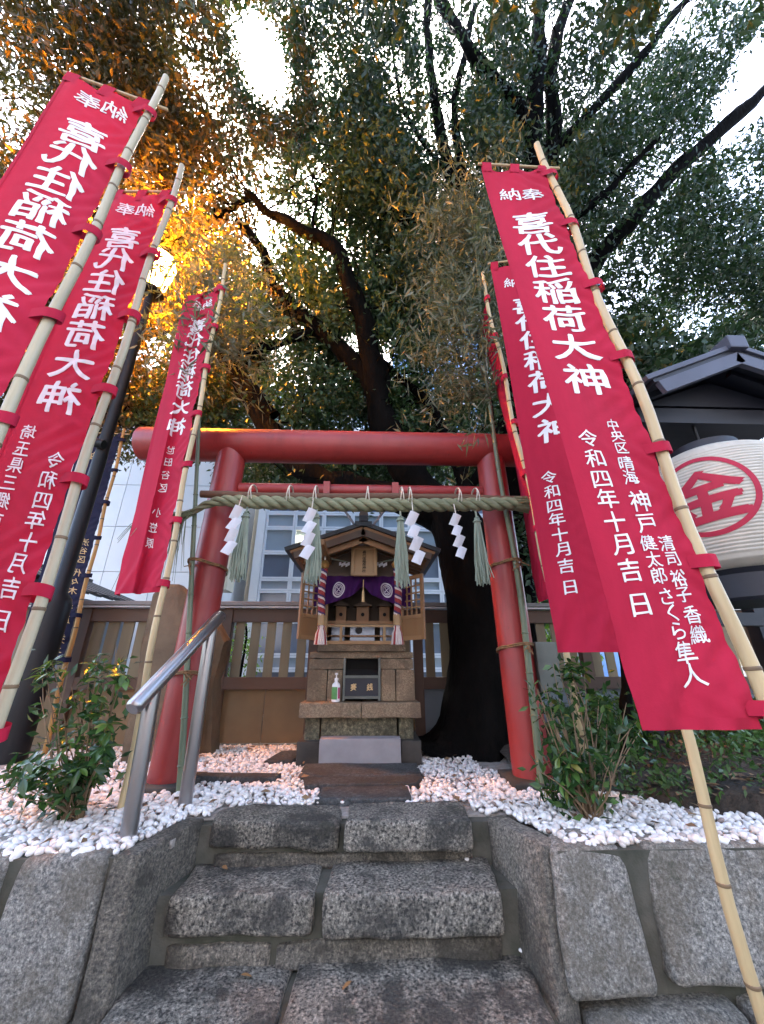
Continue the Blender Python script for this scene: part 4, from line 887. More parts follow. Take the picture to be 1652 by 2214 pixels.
monument('stone_monument', 'tall brown natural stone slab standing behind the left torii post', arch([(255, 1655), (290, 1480), (312, 1345), (328, 1285), (352, 1262), (385, 1262), (408, 1285), (410, 1400), (405, 1655)]), 3.72, 0.16, 3)
monument('rough_stone', 'low brown rough stone between the left torii post and the fence', arch([(402, 1640), (410, 1420), (432, 1325), (462, 1345), (488, 1385), (480, 1420), (462, 1470), (458, 1640)]), 4.0, 0.22, 9)

# ================================================================== PAPER LANTERN AND ITS ROOF
LC = np.array([2.76, 2.60, 1.79]); LR, LH = 0.46, 0.94
la = thing('paper_lantern', LC + np.array([0, 0, -LH / 2 - 0.2]), 'large white ribbed paper lantern with a red character in a ring', 'lantern')
def lant_r(z):                                   # z -1..1
    a = abs(z); r = LR * (1 - 0.22 * a ** 2.4)
    if a > 0.86: r *= 1 - 3.0 * (a - 0.86) ** 1.3
    return r
prof = []
for i in range(241):
    z = -1 + 2 * i / 240; rib = 0.006 * abs(math.sin(i / 240 * math.pi * 40)) if abs(z) < 0.80 else 0.0
    prof.append((lant_r(z) + rib, z * LH / 2))
MB().lathe(prof, LC, 64).build('paper_body', MAT['lpaper'], la, smooth=True, angle=80)
MB().lathe([(0.29, -LH / 2 - 0.19), (0.31, -LH / 2 - 0.17), (0.31, -LH / 2 - 0.02), (0.34, -LH / 2 + 0.012)], LC, 40).build('bottom_ring', MAT['blackwood'], la, smooth=True, angle=40)
MB().lathe([(0.24, LH / 2 - 0.03), (0.22, LH / 2 + 0.02), (0.22, LH / 2 + 0.08), (0.2, LH / 2 + 0.09)], LC, 40).build('top_ring', MAT['blackwood'], la, smooth=True, angle=40)
A0 = math.atan2(EYE[1] - LC[1], EYE[0] - LC[0]) - 0.16
def on_lant(u, v, l):                            # u, v in metres from the middle of the crest
    z = (-v + 0.035) / (LH / 2); r = lant_r(z) + 0.0085 + l; return LC + np.array([r * math.cos(A0 + u / LR), r * math.sin(A0 + u / LR), z * LH / 2])
m = dense('金', 0.40, 0.36, on_lant, 0.035); m.build('lettering', MAT['redprint'], la)
m = MB().grid(lambda a, b: on_lant((0.262 + 0.034 * b) * math.cos(a * 6.28319), (0.262 + 0.034 * b) * math.sin(a * 6.28319) * 0.98, 0), 120, 3); m.build('ring_mark', MAT['redprint'], la)
ro = thing('lantern_shelter', (3.2, 2.7, GL), 'black timber shelter with a grey-edged gabled roof over the lantern', 'shelter')
rx, rz_, ez, ry0, ry1, hw = 2.99, 3.05, 2.735, 2.28, 3.95, 0.74
for s_ in (-1, 1):
    u = nrm((s_ * hw, 0, ez - rz_)); nn = np.array([-u[2] * s_, 0, u[0] * s_]); Ls = math.hypot(hw, rz_ - ez); base = np.array([rx, 0, rz_])
    def slab2(a, b, ya, yb, t0, t1): return MB().box(base + u * (a + b) / 2 + np.array([0, (ya + yb) / 2, 0]) + nn * (t0 + t1) / 2, (b - a, yb - ya, t1 - t0), (u, (0, 1, 0), nn))
    slab2(0, Ls, ry0, ry1, 0.0, 0.03).build('roof_board', MAT['blackwood'], ro); slab2(0, Ls + 0.05, ry0 - 0.02, ry1, 0.033, 0.075).build('roof_skin', MAT['paintblue'], ro, bevel=0.006)
    slab2(0.0, Ls - 0.02, ry0 - 0.012, ry0 + 0.03, -0.11, -0.004).build('barge_board', MAT['paintblue'], ro, bevel=0.004)
    for k in range(6): slab2(0.1, Ls - 0.04, ry0 + 0.15 + k * 0.24, ry0 + 0.20 + k * 0.24, -0.05, -0.002).build('rafter', MAT['blackwood'], ro)
    MB().box((rx + s_ * 0.60, 3.45, 1.1), (0.12, 0.12, 3.4)).build('post', MAT['blackwood'], ro)
MB().box((rx, (ry0 + ry1) / 2, rz_ + 0.07), (0.15, ry1 - ry0 + 0.1, 0.12)).build('ridge', MAT['paintblue'], ro, bevel=0.01)
MB().prism([(-0.66, 0), (0.66, 0), (0, 0.25)], (1, 0, 0), (0, 0, 1), (0, 1, 0), (rx, ry0 + 0.30, 2.74), 0.03).build('gable_board', MAT['blackwood'], ro)
MB().box((rx, 3.25, 2.70), (1.42, 1.35, 0.05)).build('ceiling', MAT['blackwood'], ro); MB().box((rx, 2.60, 2.64), (1.40, 0.09, 0.14)).build('beam', MAT['blackwood'], ro); MB().box((rx, 3.1, 1.08), (1.5, 0.09, 0.10)).build('beam', MAT['blackwood'], ro)
MB().tube([(LC[0], LC[1], 2.32), (LC[0], LC[1], 2.60)], 0.012, 8).build('hook', MAT['darkmetal'], ro)

# ================================================================== BUILDINGS BEHIND
def window(parent, x0, x1, z0, z1, Y, pane, fr=0.05, depth=0.08):
    m = MB()
    m.box(((x0 + x1) / 2, Y, z0 + fr / 2), (x1 - x0, depth, fr)); m.box(((x0 + x1) / 2, Y, z1 - fr / 2), (x1 - x0, depth, fr))
    m.box((x0 + fr / 2, Y, (z0 + z1) / 2), (fr, depth, z1 - z0 - 2 * fr)); m.box((x1 - fr / 2, Y, (z0 + z1) / 2), (fr, depth, z1 - z0 - 2 * fr))
    w = m.build('window', MAT['alu'], parent)
    MB().box(((x0 + x1) / 2, Y + 0.03, (z0 + z1) / 2), (x1 - x0 - 2 * fr, 0.015, z1 - z0 - 2 * fr)).build('pane', MAT[pane], w); return w
ofc = thing('office_building', (1.2, 12.5, GL), 'white framed office building with a grid of blue-grey windows behind the fence', 'building')
OY = 11.0; cols_ = [-3.0 + 0.865 * i for i in range(11)]; rows = [-0.5, 0.60, 0.95, 1.83, 2.65, 2.99, 3.765, 4.52, 5.0, 6.0, 6.9]
MB().box((1.6, OY + 1.6, 3.2), (9.6, 3.0, 7.6)).build('wall', MAT['glassl'], ofc)
for i in range(10):
    for j in range(10):
        window(ofc, cols_[i] + 0.004, cols_[i + 1] - 0.004, rows[j] + 0.004, rows[j + 1] - 0.004, OY, 'glassl' if j in (1, 4, 6, 7) else 'glassd', 0.055)
MB().box((-3.12, OY + 0.05, 3.2), (0.22, 0.3, 7.6)).build('pier', MAT['white'], ofc); MB().box((-3.55, OY + 1.2, 3.0), (0.5, 0.2, 7.2)).build('side_wall', MAT['cream'], ofc)
for (x, z) in ((-1.95, 4.2), (-1.9, 3.98)): MB().box((x, OY - 0.03, z), (0.12, 0.02, 0.10)).build('ceiling_light', MAT['tubes'], ofc)
wb = thing('white_building', (-6, 10, GL), 'plain white panelled building behind the fence at the left', 'building')
MB().box((-7.2, 10.6, 4.0), (7.0, 2.9, 9.2)).build('wall', MAT['white'], wb)
for i in range(6):
    for j in range(8): MB().box((-10.05 + 1.13 * i, 9.12, -0.05 + 1.12 * j), (1.115, 0.05, 1.105)).build('panel', MAT['white'], wb)
for k in range(2): MB().box((-4.25 + 0.6 * k, 9.6, 1.95 + 0.9 * k), (0.7, 0.5, 0.9)).build('balcony', MAT['cream'], wb)
bt_ = thing('glass_tower', (9, 26, GL), 'tall blue glass tower seen through the leaves on the right', 'building')
MB().box((13, 32, 20), (22, 8, 44)).build('wall', MAT['glassb'], bt_)
for i in range(10):
    for j in range(17): window(bt_, 2.2 + 2.1 * i, 4.25 + 2.1 * i, 3 + 2.2 * j, 5.15 + 2.2 * j, 27.9, 'glassb', 0.16, 0.2)
mid = thing('rear_office_block', (1, 20, GL), 'pale office block far behind the big tree', 'building')
MB().box((-3, 22, 8), (14, 3, 19)).build('wall', MAT['white'], mid)
for i in range(8):
    for j in range(9): window(mid, -9.6 + 1.7 * i, -8.1 + 1.7 * i, 1.0 + 1.9 * j, 2.3 + 1.9 * j, 20.42, 'glassl', 0.1, 0.12)
acr = thing('bounce_building', (0, -13, GL), 'unseen grey walled building added behind the viewer to bounce light', 'building')  # added out of view to screen blue sky and bounce light forward
MB().box((0, -16, 7.0), (34, 6, 16)).build('wall', MAT['greywall'], acr)
for i in range(11):
    for j in range(4): window(acr, -15.5 + 2.9 * i, -13.9 + 2.9 * i, 1.2 + 3.1 * j, 2.8 + 3.1 * j, -12.98, 'glassd', 0.08, 0.1)
shd = thing('garden_shed', (-5.6, 6.3, GL), 'small dark shed with a tiled roof behind the lamp post', 'shed')
MB().box((-5.45, 6.9, 0.55), (2.2, 1.2, 2.3)).build('wall', MAT['panelr'], shd)
for s_ in (-1, 1):
    u = nrm((s_ * 1.0, 0, -0.38)); nn = np.array([-u[2] * s_, 0, u[0] * s_])
    for k in range(12):
        c = np.array([-5.4, 6.0 + 0.15 * k, 2.22]) + u * 0.66; MB().box(c + nn * 0.02 * (k % 2), (1.34, 0.146, 0.04), (u, (0, 1, 0), nn)).build('roof_tile', MAT['tile'], shd)
MB().box((-5.4, 6.8, 2.24), (0.14, 1.9, 0.10)).build('ridge', MAT['tile'], shd)

# ================================================================== TREES
def pxline(pts): return np.array([PY(x, y, Y) for x, y, Y in pts])
def smooth(P, k=6):
    P = np.asarray(P, float)
    for _ in range(2):
        Q = [P[0]]
        for a, b in zip(P[:-1], P[1:]): Q += [a * 0.75 + b * 0.25, a * 0.25 + b * 0.75]
        Q.append(P[-1]); P = np.array(Q)
    return P
def limb(parent, P, r0, r1, name='limb', n=12, rough=0.12, seed=0):
    P = smooth(P); r0, r1 = r0 * 1.25, r1 * 1.3; m = MB(); k = len(P); rad = np.linspace(r0, r1, k) * (1 + 0.10 * np.sin(np.arange(k) * 1.3 + seed))
    P = P + np.array([np.array(mnoise.noise_vector(Vector(p * 1.7))) * 0.5 * r0 for p in P]) * np.linspace(0, 1, k)[:, None]
    m.tube(P, rad, n)
    m.v = [tuple(np.array(v) + np.array(mnoise.noise_vector(Vector(v) * 9)) * rough * r0) for v in m.v]
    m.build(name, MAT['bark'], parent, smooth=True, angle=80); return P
def twigs(parent, lines, count, lo=0.5, hi=1.5, up=0.5, r=0.014):
    m = MB(); ends = []
    for _ in range(count):
        P = random.choice(lines); i = random.randrange(len(P) // 4, len(P)); p = P[i].copy(); d = nrm(np.array([random.gauss(0, 1), random.gauss(0, 1), random.gauss(up, 0.6)])); L = random.uniform(lo, hi); pts = [p]
        for s_ in range(5):
            d = nrm(d + np.array([random.gauss(0, 0.3), random.gauss(0, 0.3), random.gauss(0.05, 0.25)])); p = p + d * L / 5; pts.append(p)
            if s_ > 0: ends.append(p.copy())
        m.tube(pts, [r, r * 0.85, r * 0.7, r * 0.55, r * 0.4, r * 0.25], 5)
    tag(m.build('twigs', MAT['bark'], parent), kind='stuff'); return np.array(ends)
def crown_pts(ells, n, thr=-0.12, freq=0.85, shell=0.5):
    out = []; vol = np.array([a[3] * a[4] * a[5] for a in ells]) ** 0.85; vol /= vol.sum()
    for e, k in zip(ells, rng.multinomial(n * 2, vol)):
        d = unit(k); rr = rng.uniform(0.15, 1, k) ** shell; p = np.array(e[:3]) + d * rr[:, None] * np.array(e[3:])
        out.append(p)
    P = np.concatenate(out); keep = np.array([mnoise.noise(Vector(p * freq)) > thr for p in P]); P = P[keep]
    return P[rng.permutation(len(P))[:n]]
def clear(P, low=1010, gaps=True):
    """trim the crowns: the light gap between the two trees, the one at the right, and the clear space under the boughs"""
    keep = []
    for p in P:
        q = p - EYE; d = q @ _fw
        if d < 0.3: keep.append(p[1] > 1.5); continue
        u, v = proj(p); nz = mnoise.noise(Vector(p * 1.6)) * 0.45
        ok = True
        if gaps:
            if ((u - 572 - (v - 140) * 0.30) / 62) ** 2 + ((v - 120) / 128) ** 2 < 1 + nz: ok = False
            if ((u - 1625 + (v - 180) * 0.45) / 70) ** 2 + ((v - 190) / 140) ** 2 < 1 + nz: ok = False
        lim = low + 60 * nz
        if -50 < u < 480: lim = 985 + 60 * nz
        elif 480 <= u < 640: lim = min(lim, 1075)
        if v > lim: ok = False
        keep.append(ok)
    P = P[np.array(keep)]
    # crowns hollowed along beams so the lamp's light reaches the shrine and the fence
    la_ = np.array([LX, LY, zc + 0.4]); k2 = np.ones(len(P), bool)
    for tg in ((-1.0, 3.8, 0.2), (0.0, 3.7, 0.7), (-2.0, 4.4, 0.5), (-0.5, 4.5, 0.6), (-1.4, 3.0, 2.5), (0.0, 3.6, 1.3), (-1.3, 2.6, 0.0), (0.9, 3.4, 0.0)):
        d_ = np.array(tg) - la_; L_ = np.linalg.norm(d_); d_ = d_ / L_; q = P - la_; t_ = np.clip(q @ d_, 0, L_); k2 &= np.linalg.norm(q - t_[:, None] * d_, axis=1) > 0.22 + 0.02 * t_
    return P[k2]
def bare(P, lines, pad=11):
    """boughs carry their leaves above and behind: thin out the clusters hanging right in front of a bough"""
    S = np.concatenate(lines); d = (S - EYE) @ _fw; S = S[d > 1]; d = d[d > 1]
    q = S - EYE; U = np.stack([CX + FOC * (q @ _rt) / d, CY - FOC * (q @ _up) / d], 1)
    dp = (P - EYE) @ _fw; qp = P - EYE; V = np.stack([CX + FOC * (qp @ _rt) / np.maximum(dp, 0.1), CY - FOC * (qp @ _up) / np.maximum(dp, 0.1)], 1)
    keep = np.ones(len(P), bool)
    for i in range(0, len(P), 500):
        D = np.linalg.norm(V[i:i + 500, None] - U[None], axis=2); near_ = (D < pad + 200 / d[None] * 0.5) & (dp[i:i + 500, None] < d[None] + 0.15); keep[i:i + 500] = ~near_.any(1)
    keep |= rng.random(len(P)) < 0.05
    return P[keep]
def foliage(parent, cent, nl, mat, l=(0.065, 0.12), asp=0.42, name='crown', **kw):
    pos, dr, sh_ = spray(cent, nl, **kw); n = len(pos); L = rng.uniform(l[0], l[1], n)
    return leaf_mesh(name, pos, dr, L, L * asp * rng.uniform(0.8, 1.2, n), MAT[mat], parent, sh_)

# the big evergreen behind the torii
t1 = thing('evergreen_tree', (1.15, 4.3, 0), 'huge dark-trunked evergreen tree rising behind the shrine and torii', 'tree')
tr = [(1022, 1625, 4.25), (1034, 1560, 4.25), (1042, 1450, 4.28), (1035, 1330, 4.30), (1012, 1220, 4.32), (985, 1130, 4.35), (962, 1085, 4.36)]
P = pxline(tr); P[0][2] = -0.08
m = MB(); Ps = smooth(P); k = len(Ps); t_ = np.linspace(0, 1, k); rad = 0.34 + 0.30 * np.exp(-t_ / 0.09) - 0.04 * t_
m.tube(Ps, rad, 40)
def bark_rough(v):
    v = np.array(v); a = math.atan2(v[1] - 4.28, v[0] - 1.18); f_ = 1 + 0.14 * math.sin(a * 7 + v[2] * 1.5) * math.exp(-max(v[2], 0) / 0.25)
    c = np.array([1.17, 4.27, v[2]]); q = c + (v - c) * (f_ if v[2] < 1 else 1); return tuple(q + np.array(mnoise.noise_vector(Vector(q * 6))) * 0.03 + np.array(mnoise.noise_vector(Vector(q * 16))) * 0.012)
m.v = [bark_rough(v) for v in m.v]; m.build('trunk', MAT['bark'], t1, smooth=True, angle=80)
L1 = []
L1.append(limb(t1, pxline([(985, 1150, 4.34), (900, 1085, 4.40), (753, 1053, 4.55), (680, 1033, 4.62), (618, 985, 4.7), (565, 905, 4.75), (520, 820, 4.8), (480, 750, 4.9), (420, 700, 5.0)]), 0.17, 0.06, seed=1))
L1.append(limb(t1, pxline([(985, 1140, 4.34), (925, 1075, 4.38), (880, 1015, 4.42), (838, 935, 4.45), (815, 850, 4.45), (806, 770, 4.4), (790, 690, 4.3), (765, 620, 4.2), (738, 560, 4.1), (700, 522, 4.05), (650, 497, 4.0), (600, 470, 4.0), (540, 430, 4.0)]), 0.20, 0.035, seed=2))
L1.append(limb(t1, pxline([(825, 880, 4.45), (800, 820, 4.5), (750, 765, 4.6), (690, 715, 4.65), (640, 670, 4.7), (590, 615, 4.7), (560, 540, 4.6), (520, 470, 4.5)]), 0.13, 0.05, seed=3))
L1.append(limb(t1, pxline([(590, 900, 4.74), (500, 780, 4.6), (455, 745, 4.5), (430, 700, 4.4)]), 0.09, 0.03, seed=4))
L1.append(limb(t1, pxline([(690, 715, 4.65), (600, 745, 4.6), (540, 765, 4.5), (480, 760, 4.4)]), 0.06, 0.03, seed=5))
L1.append(limb(t1, pxline([(1000, 1120, 4.4), (1010, 1050, 4.6), (960, 930, 4.8), (930, 870, 4.9), (880, 830, 5.0), (818, 775, 5.1)]), 0.09, 0.03, seed=6))
L1.append(limb(t1, pxline([(1010, 1060, 4.6), (1035, 1030, 4.5), (1050, 990, 4.4), (1075, 930, 4.3)]), 0.06, 0.03, seed=7))
L1.append(limb(t1, pxline([(690, 520, 4.05), (672, 480, 4.0), (690, 430, 3.9), (672, 380, 3.8)]), 0.02, 0.008, seed=8))
e1 = twigs(t1, L1, 150, up=0.5)
c1 = crown_pts([(-1.2, 5.3, 5.2, 2.6, 2.0, 2.6), (0.4, 5.9, 4.6, 2.2, 2.0, 2.2), (-0.3, 4.9, 7.4, 2.2, 1.7, 2.2), (-2.2, 6.4, 5.2, 2.2, 2.0, 3.0), (1.3, 6.4, 3.6, 1.8, 1.6, 1.4)], 7200)
c1 = clear(np.concatenate([c1, e1 + rng.normal(size=e1.shape) * 0.15]), 1075)
ALLIMB = L1
c1 = c1[np.linalg.norm(c1 - np.array([LX, LY, zc + 0.4]), axis=1) > 0.8]; c1 = bare(c1, L1, 17)
foliage(t1, c1, 16, 'leaf')
# the taller tree to the right
t2 = thing('tall_tree', (2.4, 5.3, 0), 'tall forked tree with spreading boughs behind the right banners', 'tree')
TR2 = pxline([(1108, 1250, 5.3), (1110, 1000, 5.2), (1120, 800, 5.0), (1135, 600, 4.7), (1148, 450, 4.4), (1155, 300, 4.0), (1160, 150, 3.6), (1168, -40, 3.1)]); TR2 = np.concatenate([[[TR2[0][0], 5.3, -0.08]], TR2])
L2 = [limb(t2, TR2, 0.22, 0.09, 'trunk', 18, seed=1)]
for q, (pts, r0, r1) in enumerate((
    ([(1130, 760, 4.95), (1200, 680, 4.85), (1290, 560, 4.6), (1380, 455, 4.3), (1480, 350, 4.0), (1560, 275, 3.8), (1670, 180, 3.5)], 0.12, 0.05),
    ([(1150, 420, 4.3), (1195, 330, 4.0), (1290, 230, 3.7), (1400, 110, 3.4), (1490, -10, 3.1)], 0.075, 0.03),
    ([(1155, 300, 4.0), (1120, 225, 3.85), (1060, 165, 3.65), (1000, 90, 3.4), (945, -10, 3.2)], 0.09, 0.05),
    ([(1132, 640, 4.75), (1040, 480, 4.6), (990, 400, 4.4), (960, 330, 4.3), (940, 220, 4.0), (925, 100, 3.7), (925, -20, 3.4)], 0.085, 0.04),
    ([(1045, 490, 4.6), (1012, 410, 4.4), (985, 300, 4.2), (980, 210, 4.0), (1005, 120, 3.7), (1025, 10, 3.4)], 0.06, 0.03),
    ([(1160, 520, 4.5), (1192, 380, 4.3), (1198, 250, 4.0), (1190, 130, 3.6), (1235, -20, 3.2)], 0.10, 0.06),
    ([(1110, 590, 4.7), (1000, 525, 4.5), (930, 492, 4.3), (880, 478, 4.2), (850, 468, 4.15), (838, 452, 4.1)], 0.07, 0.045),
    ([(1140, 520, 4.5), (1250, 470, 4.3), (1330, 400, 4.1), (1420, 300, 3.9)], 0.05, 0.025),
    ([(1000, 420, 4.4), (930, 330, 4.2), (870, 240, 4.0), (850, 120, 3.8)], 0.03, 0.012))):
    L2.append(limb(t2, pxline(pts), r0 * 1.3, r1 * 1.35, seed=q + 10))
sp = PY(838, 452, 4.1); MB().tube([sp + np.array([-0.01, -0.004, 0.008]), sp + np.array([-0.022, -0.006, 0.018])], 0.046, 16).build('cut_end', MAT['cutwood'], t2, smooth=True, angle=40)
e2 = twigs(t2, L2, 190, up=0.4)
c2 = crown_pts([(1.8, 4.2, 8.2, 2.6, 2.0, 2.6), (4.3, 4.6, 7.2, 2.6, 2.0, 2.8), (0.6, 4.0, 10.0, 2.6, 1.8, 2.4), (4.2, 3.8, 10.5, 3.2, 1.8, 2.4), (0.9, 5.6, 6.2, 1.9, 1.5, 2.4), (3.8, 6.0, 4.8, 2.2, 1.6, 2.2), (6.4, 5.0, 6.0, 1.8, 1.8, 2.6), (-0.6, 3.4, 10.6, 2.0, 1.4, 1.8)], 16500, thr=-0.14)
c2 = clear(np.concatenate([c2, e2 + rng.normal(size=e2.shape) * 0.15]), 1010)
c2 = bare(c2, L2 + L1, 17)
foliage(t2, c2, 16, 'leaf2')
foliage(t2, bare(clear(crown_pts([(-0.6, 0.6, 8.6, 3.2, 2.0, 1.6), (3.2, 0.4, 8.2, 2.6, 2.2, 1.8)], 1300)), L2 + L1, 16), 12, 'leaf2', l=(0.11, 0.17), name='crown')  # extra crown added overhead, out of view, to shade the foreground
# the tree over the lamp
t3 = thing('leafy_tree', (-5.2, 4.6, GL), 'leafy tree at the upper left lit by the lamp, its orange partly put into the leaf colour', 'tree')
L3 = [limb(t3, np.array([(-5.2, 4.6, GL - 0.05), (-5.1, 4.6, 1.2), (-4.9, 4.55, 3.0), (-4.4, 4.4, 5.0), (-3.6, 4.2, 7.0), (-2.8, 3.9, 9.0)]), 0.20, 0.06, 'trunk', 16, seed=3)]
for q, pts in enumerate(([(-4.6, 4.5, 4.3), (-3.8, 4.6, 5.2), (-3.0, 4.8, 5.8), (-2.2, 5.0, 6.2)], [(-4.3, 4.4, 5.2), (-4.2, 3.8, 6.4), (-3.6, 3.2, 7.4)], [(-3.8, 4.3, 6.4), (-2.9, 4.4, 7.5), (-2.0, 4.3, 8.4)], [(-4.8, 4.5, 3.4), (-4.4, 5.0, 4.2), (-3.6, 5.4, 4.6)])):
    L3.append(limb(t3, np.array(pts, float), 0.07, 0.025, seed=q))
e3 = twigs(t3, L3, 120, up=0.2)
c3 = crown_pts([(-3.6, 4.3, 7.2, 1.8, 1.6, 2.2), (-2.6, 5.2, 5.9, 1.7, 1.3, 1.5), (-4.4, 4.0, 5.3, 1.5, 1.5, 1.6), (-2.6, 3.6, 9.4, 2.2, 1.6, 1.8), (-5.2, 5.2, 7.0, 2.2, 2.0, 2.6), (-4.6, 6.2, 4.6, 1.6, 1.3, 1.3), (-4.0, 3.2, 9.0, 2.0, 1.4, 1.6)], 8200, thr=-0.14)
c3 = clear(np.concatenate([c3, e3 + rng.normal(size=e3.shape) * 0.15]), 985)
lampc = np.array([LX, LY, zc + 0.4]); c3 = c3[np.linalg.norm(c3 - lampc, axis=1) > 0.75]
foliage(t3, c3, 14, 'leaf_lamp_tinted', l=(0.075, 0.13))
# broad-leaved tree by the lantern shelter and sunlit tree beyond the fence
t4 = thing('camellia_tree', (3.9, 4.4, 0), 'glossy broad-leaved tree behind the lantern shelter', 'tree')
L4 = [limb(t4, np.array([(3.9, 4.4, -0.06), (3.9, 4.4, 1.5), (3.8, 4.3, 2.8), (3.6, 4.1, 4.0), (3.4, 3.9, 4.9)]), 0.09, 0.03, 'trunk', 12)]
for q, pts in enumerate(([(3.8, 4.3, 2.6), (3.3, 4.0, 3.3), (2.9, 3.8, 3.9)], [(3.8, 4.3, 3.0), (4.4, 4.1, 3.8), (4.8, 4.0, 4.5)])): L4.append(limb(t4, np.array(pts, float), 0.04, 0.015, seed=q))
e4 = twigs(t4, L4, 40, 0.3, 0.9)
c4 = np.concatenate([crown_pts([(3.6, 4.1, 4.2, 1.1, 0.8, 1.0), (4.6, 4.3, 4.4, 1.0, 0.9, 1.1), (3.1, 4.3, 3.4, 0.7, 0.7, 0.7), (2.5, 4.9, 2.2, 0.5, 0.4, 0.9)], 620, thr=-0.3), e4])
foliage(t4, c4, 13, 'leaf2', l=(0.09, 0.15), asp=0.5)
t5 = thing('sunlit_tree', (3.0, 7.2, GL), 'bright green young tree beyond the fence at the right', 'tree')
limb(t5, np.array([(3.0, 7.2, GL - 0.05), (3.05, 7.2, 0.8), (2.95, 7.1, 2.2), (3.0, 7.1, 3.0)]), 0.05, 0.02, 'trunk', 10)
foliage(t5, crown_pts([(3.0, 7.2, 2.0, 0.9, 0.6, 1.2), (3.9, 7.4, 1.6, 0.8, 0.6, 1.0)], 260, thr=-0.5), 12, 'leaf3', l=(0.09, 0.14), asp=0.5)
t6 = thing('young_tree', (-2.2, 7.6, GL), 'thin green tree seen through the fence slats left of the shrine', 'tree')
limb(t6, np.array([(-2.2, 7.6, GL - 0.05), (-2.2, 7.6, 0.5), (-2.15, 7.6, 1.2), (-2.2, 7.6, 1.5)]), 0.03, 0.01, 'trunk', 8)
foliage(t6, crown_pts([(-2.2, 7.6, 0.9, 0.25, 0.2, 0.6)], 30, thr=-1), 10, 'leaf3', l=(0.07, 0.11))

# ================================================================== BAMBOO TIED TO THE POSTS
def bamboo(label, pts, rad, cl_pts, n_leaf, ties, post):
    P = pxline(pts); P[0][2] = -0.03; t = thing('bamboo_stalk', P[0], label, 'bamboo', 'green bamboo tied to the torii'); Ps = smooth(P); k = len(Ps)
    cu2 = MB().tube(Ps, np.linspace(rad, rad * 0.45, k), 12).build('culm', MAT['gbamboo'], t, smooth=True, angle=80)
    L = np.cumsum([0] + [np.linalg.norm(b - a) for a, b in zip(Ps[:-1], Ps[1:])]); s_ = 0.18; joints = []
    while s_ < L[-1]:
        i = np.searchsorted(L, s_) - 1; p = Ps[i] + (Ps[i + 1] - Ps[i]) * (s_ - L[i]) / (L[i + 1] - L[i]); d = nrm(Ps[i + 1] - Ps[i]); r_ = rad * (1 - 0.55 * s_ / L[-1])
        MB().tube([p - d * 0.005, p, p + d * 0.005], [r_ * 1.02, r_ * 1.18, r_ * 1.02], 12).build('joint', MAT['gbamboo'], cu2, smooth=True); joints.append(p); s_ += 0.27
    # thin side branches carrying the leaves
    m = MB(); C = []
    for _ in range(cl_pts['n']):
        j = joints[random.randrange(int(len(joints) * cl_pts['from']), len(joints))]; d = nrm(np.array([random.gauss(cl_pts['dx'], 0.8), random.gauss(0, 0.5), random.gauss(0.25, 0.5)])); l = random.uniform(0.25, cl_pts['len'])
        q = j + d * l * 0.6 + np.array([0, 0, 0.05]); e = j + d * l + np.array([0, 0, -0.12 * l]); m.tube([j, q, e], [0.004, 0.003, 0.0015], 4); C += [j + (e - j) * f_ + rng.normal(size=3) * 0.05 for f_ in np.linspace(0.35, 1.0, 6)]
    tag(m.build('twigs', MAT['gbamboo'], t), kind='stuff')
    C = np.array(C); per = max(1, n_leaf // len(C)); i = np.repeat(np.arange(len(C)), per); n = len(i)
    dr = unit(n, (0, 0, -0.55)); leaf_mesh('leaves', C[i] + rng.normal(size=(n, 3)) * 0.045, dr, rng.uniform(0.09, 0.16, n), rng.uniform(0.015, 0.027, n), MAT['sasa'], t, rng.uniform(0, 1, n))
    for (z, px_, py_) in ties:
        m = MB(); x_ = px_ ; c = np.array([x_, TYY, z]); q = Ps[np.argmin(abs(Ps[:, 2] - z))]
        d = nrm(np.array([q[0] - c[0], q[1] - c[1], 0])); far = np.linalg.norm((q - c)[:2]); pr = np.array([-d[1], d[0], 0])
        for kk in range(2):
            loop = [c + d * (0.14 * math.cos(a) if math.cos(a) < 0 else (far + 0.02) * math.cos(a)) + pr * 0.14 * math.sin(a) * (1 if math.cos(a) < 0.3 else 0.75) + np.array([0, 0, 0.012 * kk + 0.03 * math.cos(a)]) for a in np.linspace(0, 6.2832, 30)]
            m.tube(loop, 0.0065, 5)
        kq = c + d * (far + 0.02)
        for s2 in range(4): m.tube([kq, kq + np.array([random.gauss(0, 0.02), -0.02, random.gauss(0, 0.02)]), kq + np.array([random.gauss(0, 0.035), -0.025, random.gauss(-0.03, 0.03)])], 0.005, 4)
        m.build('twine', MAT['twine'], t)
    return t
bamboo('green bamboo stalk with dry leaves tied to the right torii post', [(1170, 1690, 2.93), (1150, 1500, 2.93), (1122, 1250, 2.93), (1088, 1074, 2.93), (1074, 990, 2.93), (1054, 837, 2.93), (1043, 754, 2.92), (1034, 582, 2.90), (1025, 430, 2.88)], 0.026,
       dict(n=210, dx=-0.35, len=1.0, **{'from': 0.52}), 7500, [(1.48, 1.222, 0), (0.85, 1.232, 0)], PR)
bamboo('green bamboo stalk with dry leaves tied to the left torii post', [(392, 1700, 2.90), (402, 1500, 2.90), (414, 1250, 2.90), (424, 1050, 2.90), (432, 880, 2.90), (445, 700, 2.92), (462, 540, 2.95)], 0.022,
       dict(n=90, dx=0.0, len=1.0, **{'from': 0.66}), 2600, [(1.45, -1.178, 0), (0.66, -1.20, 0)], PL)

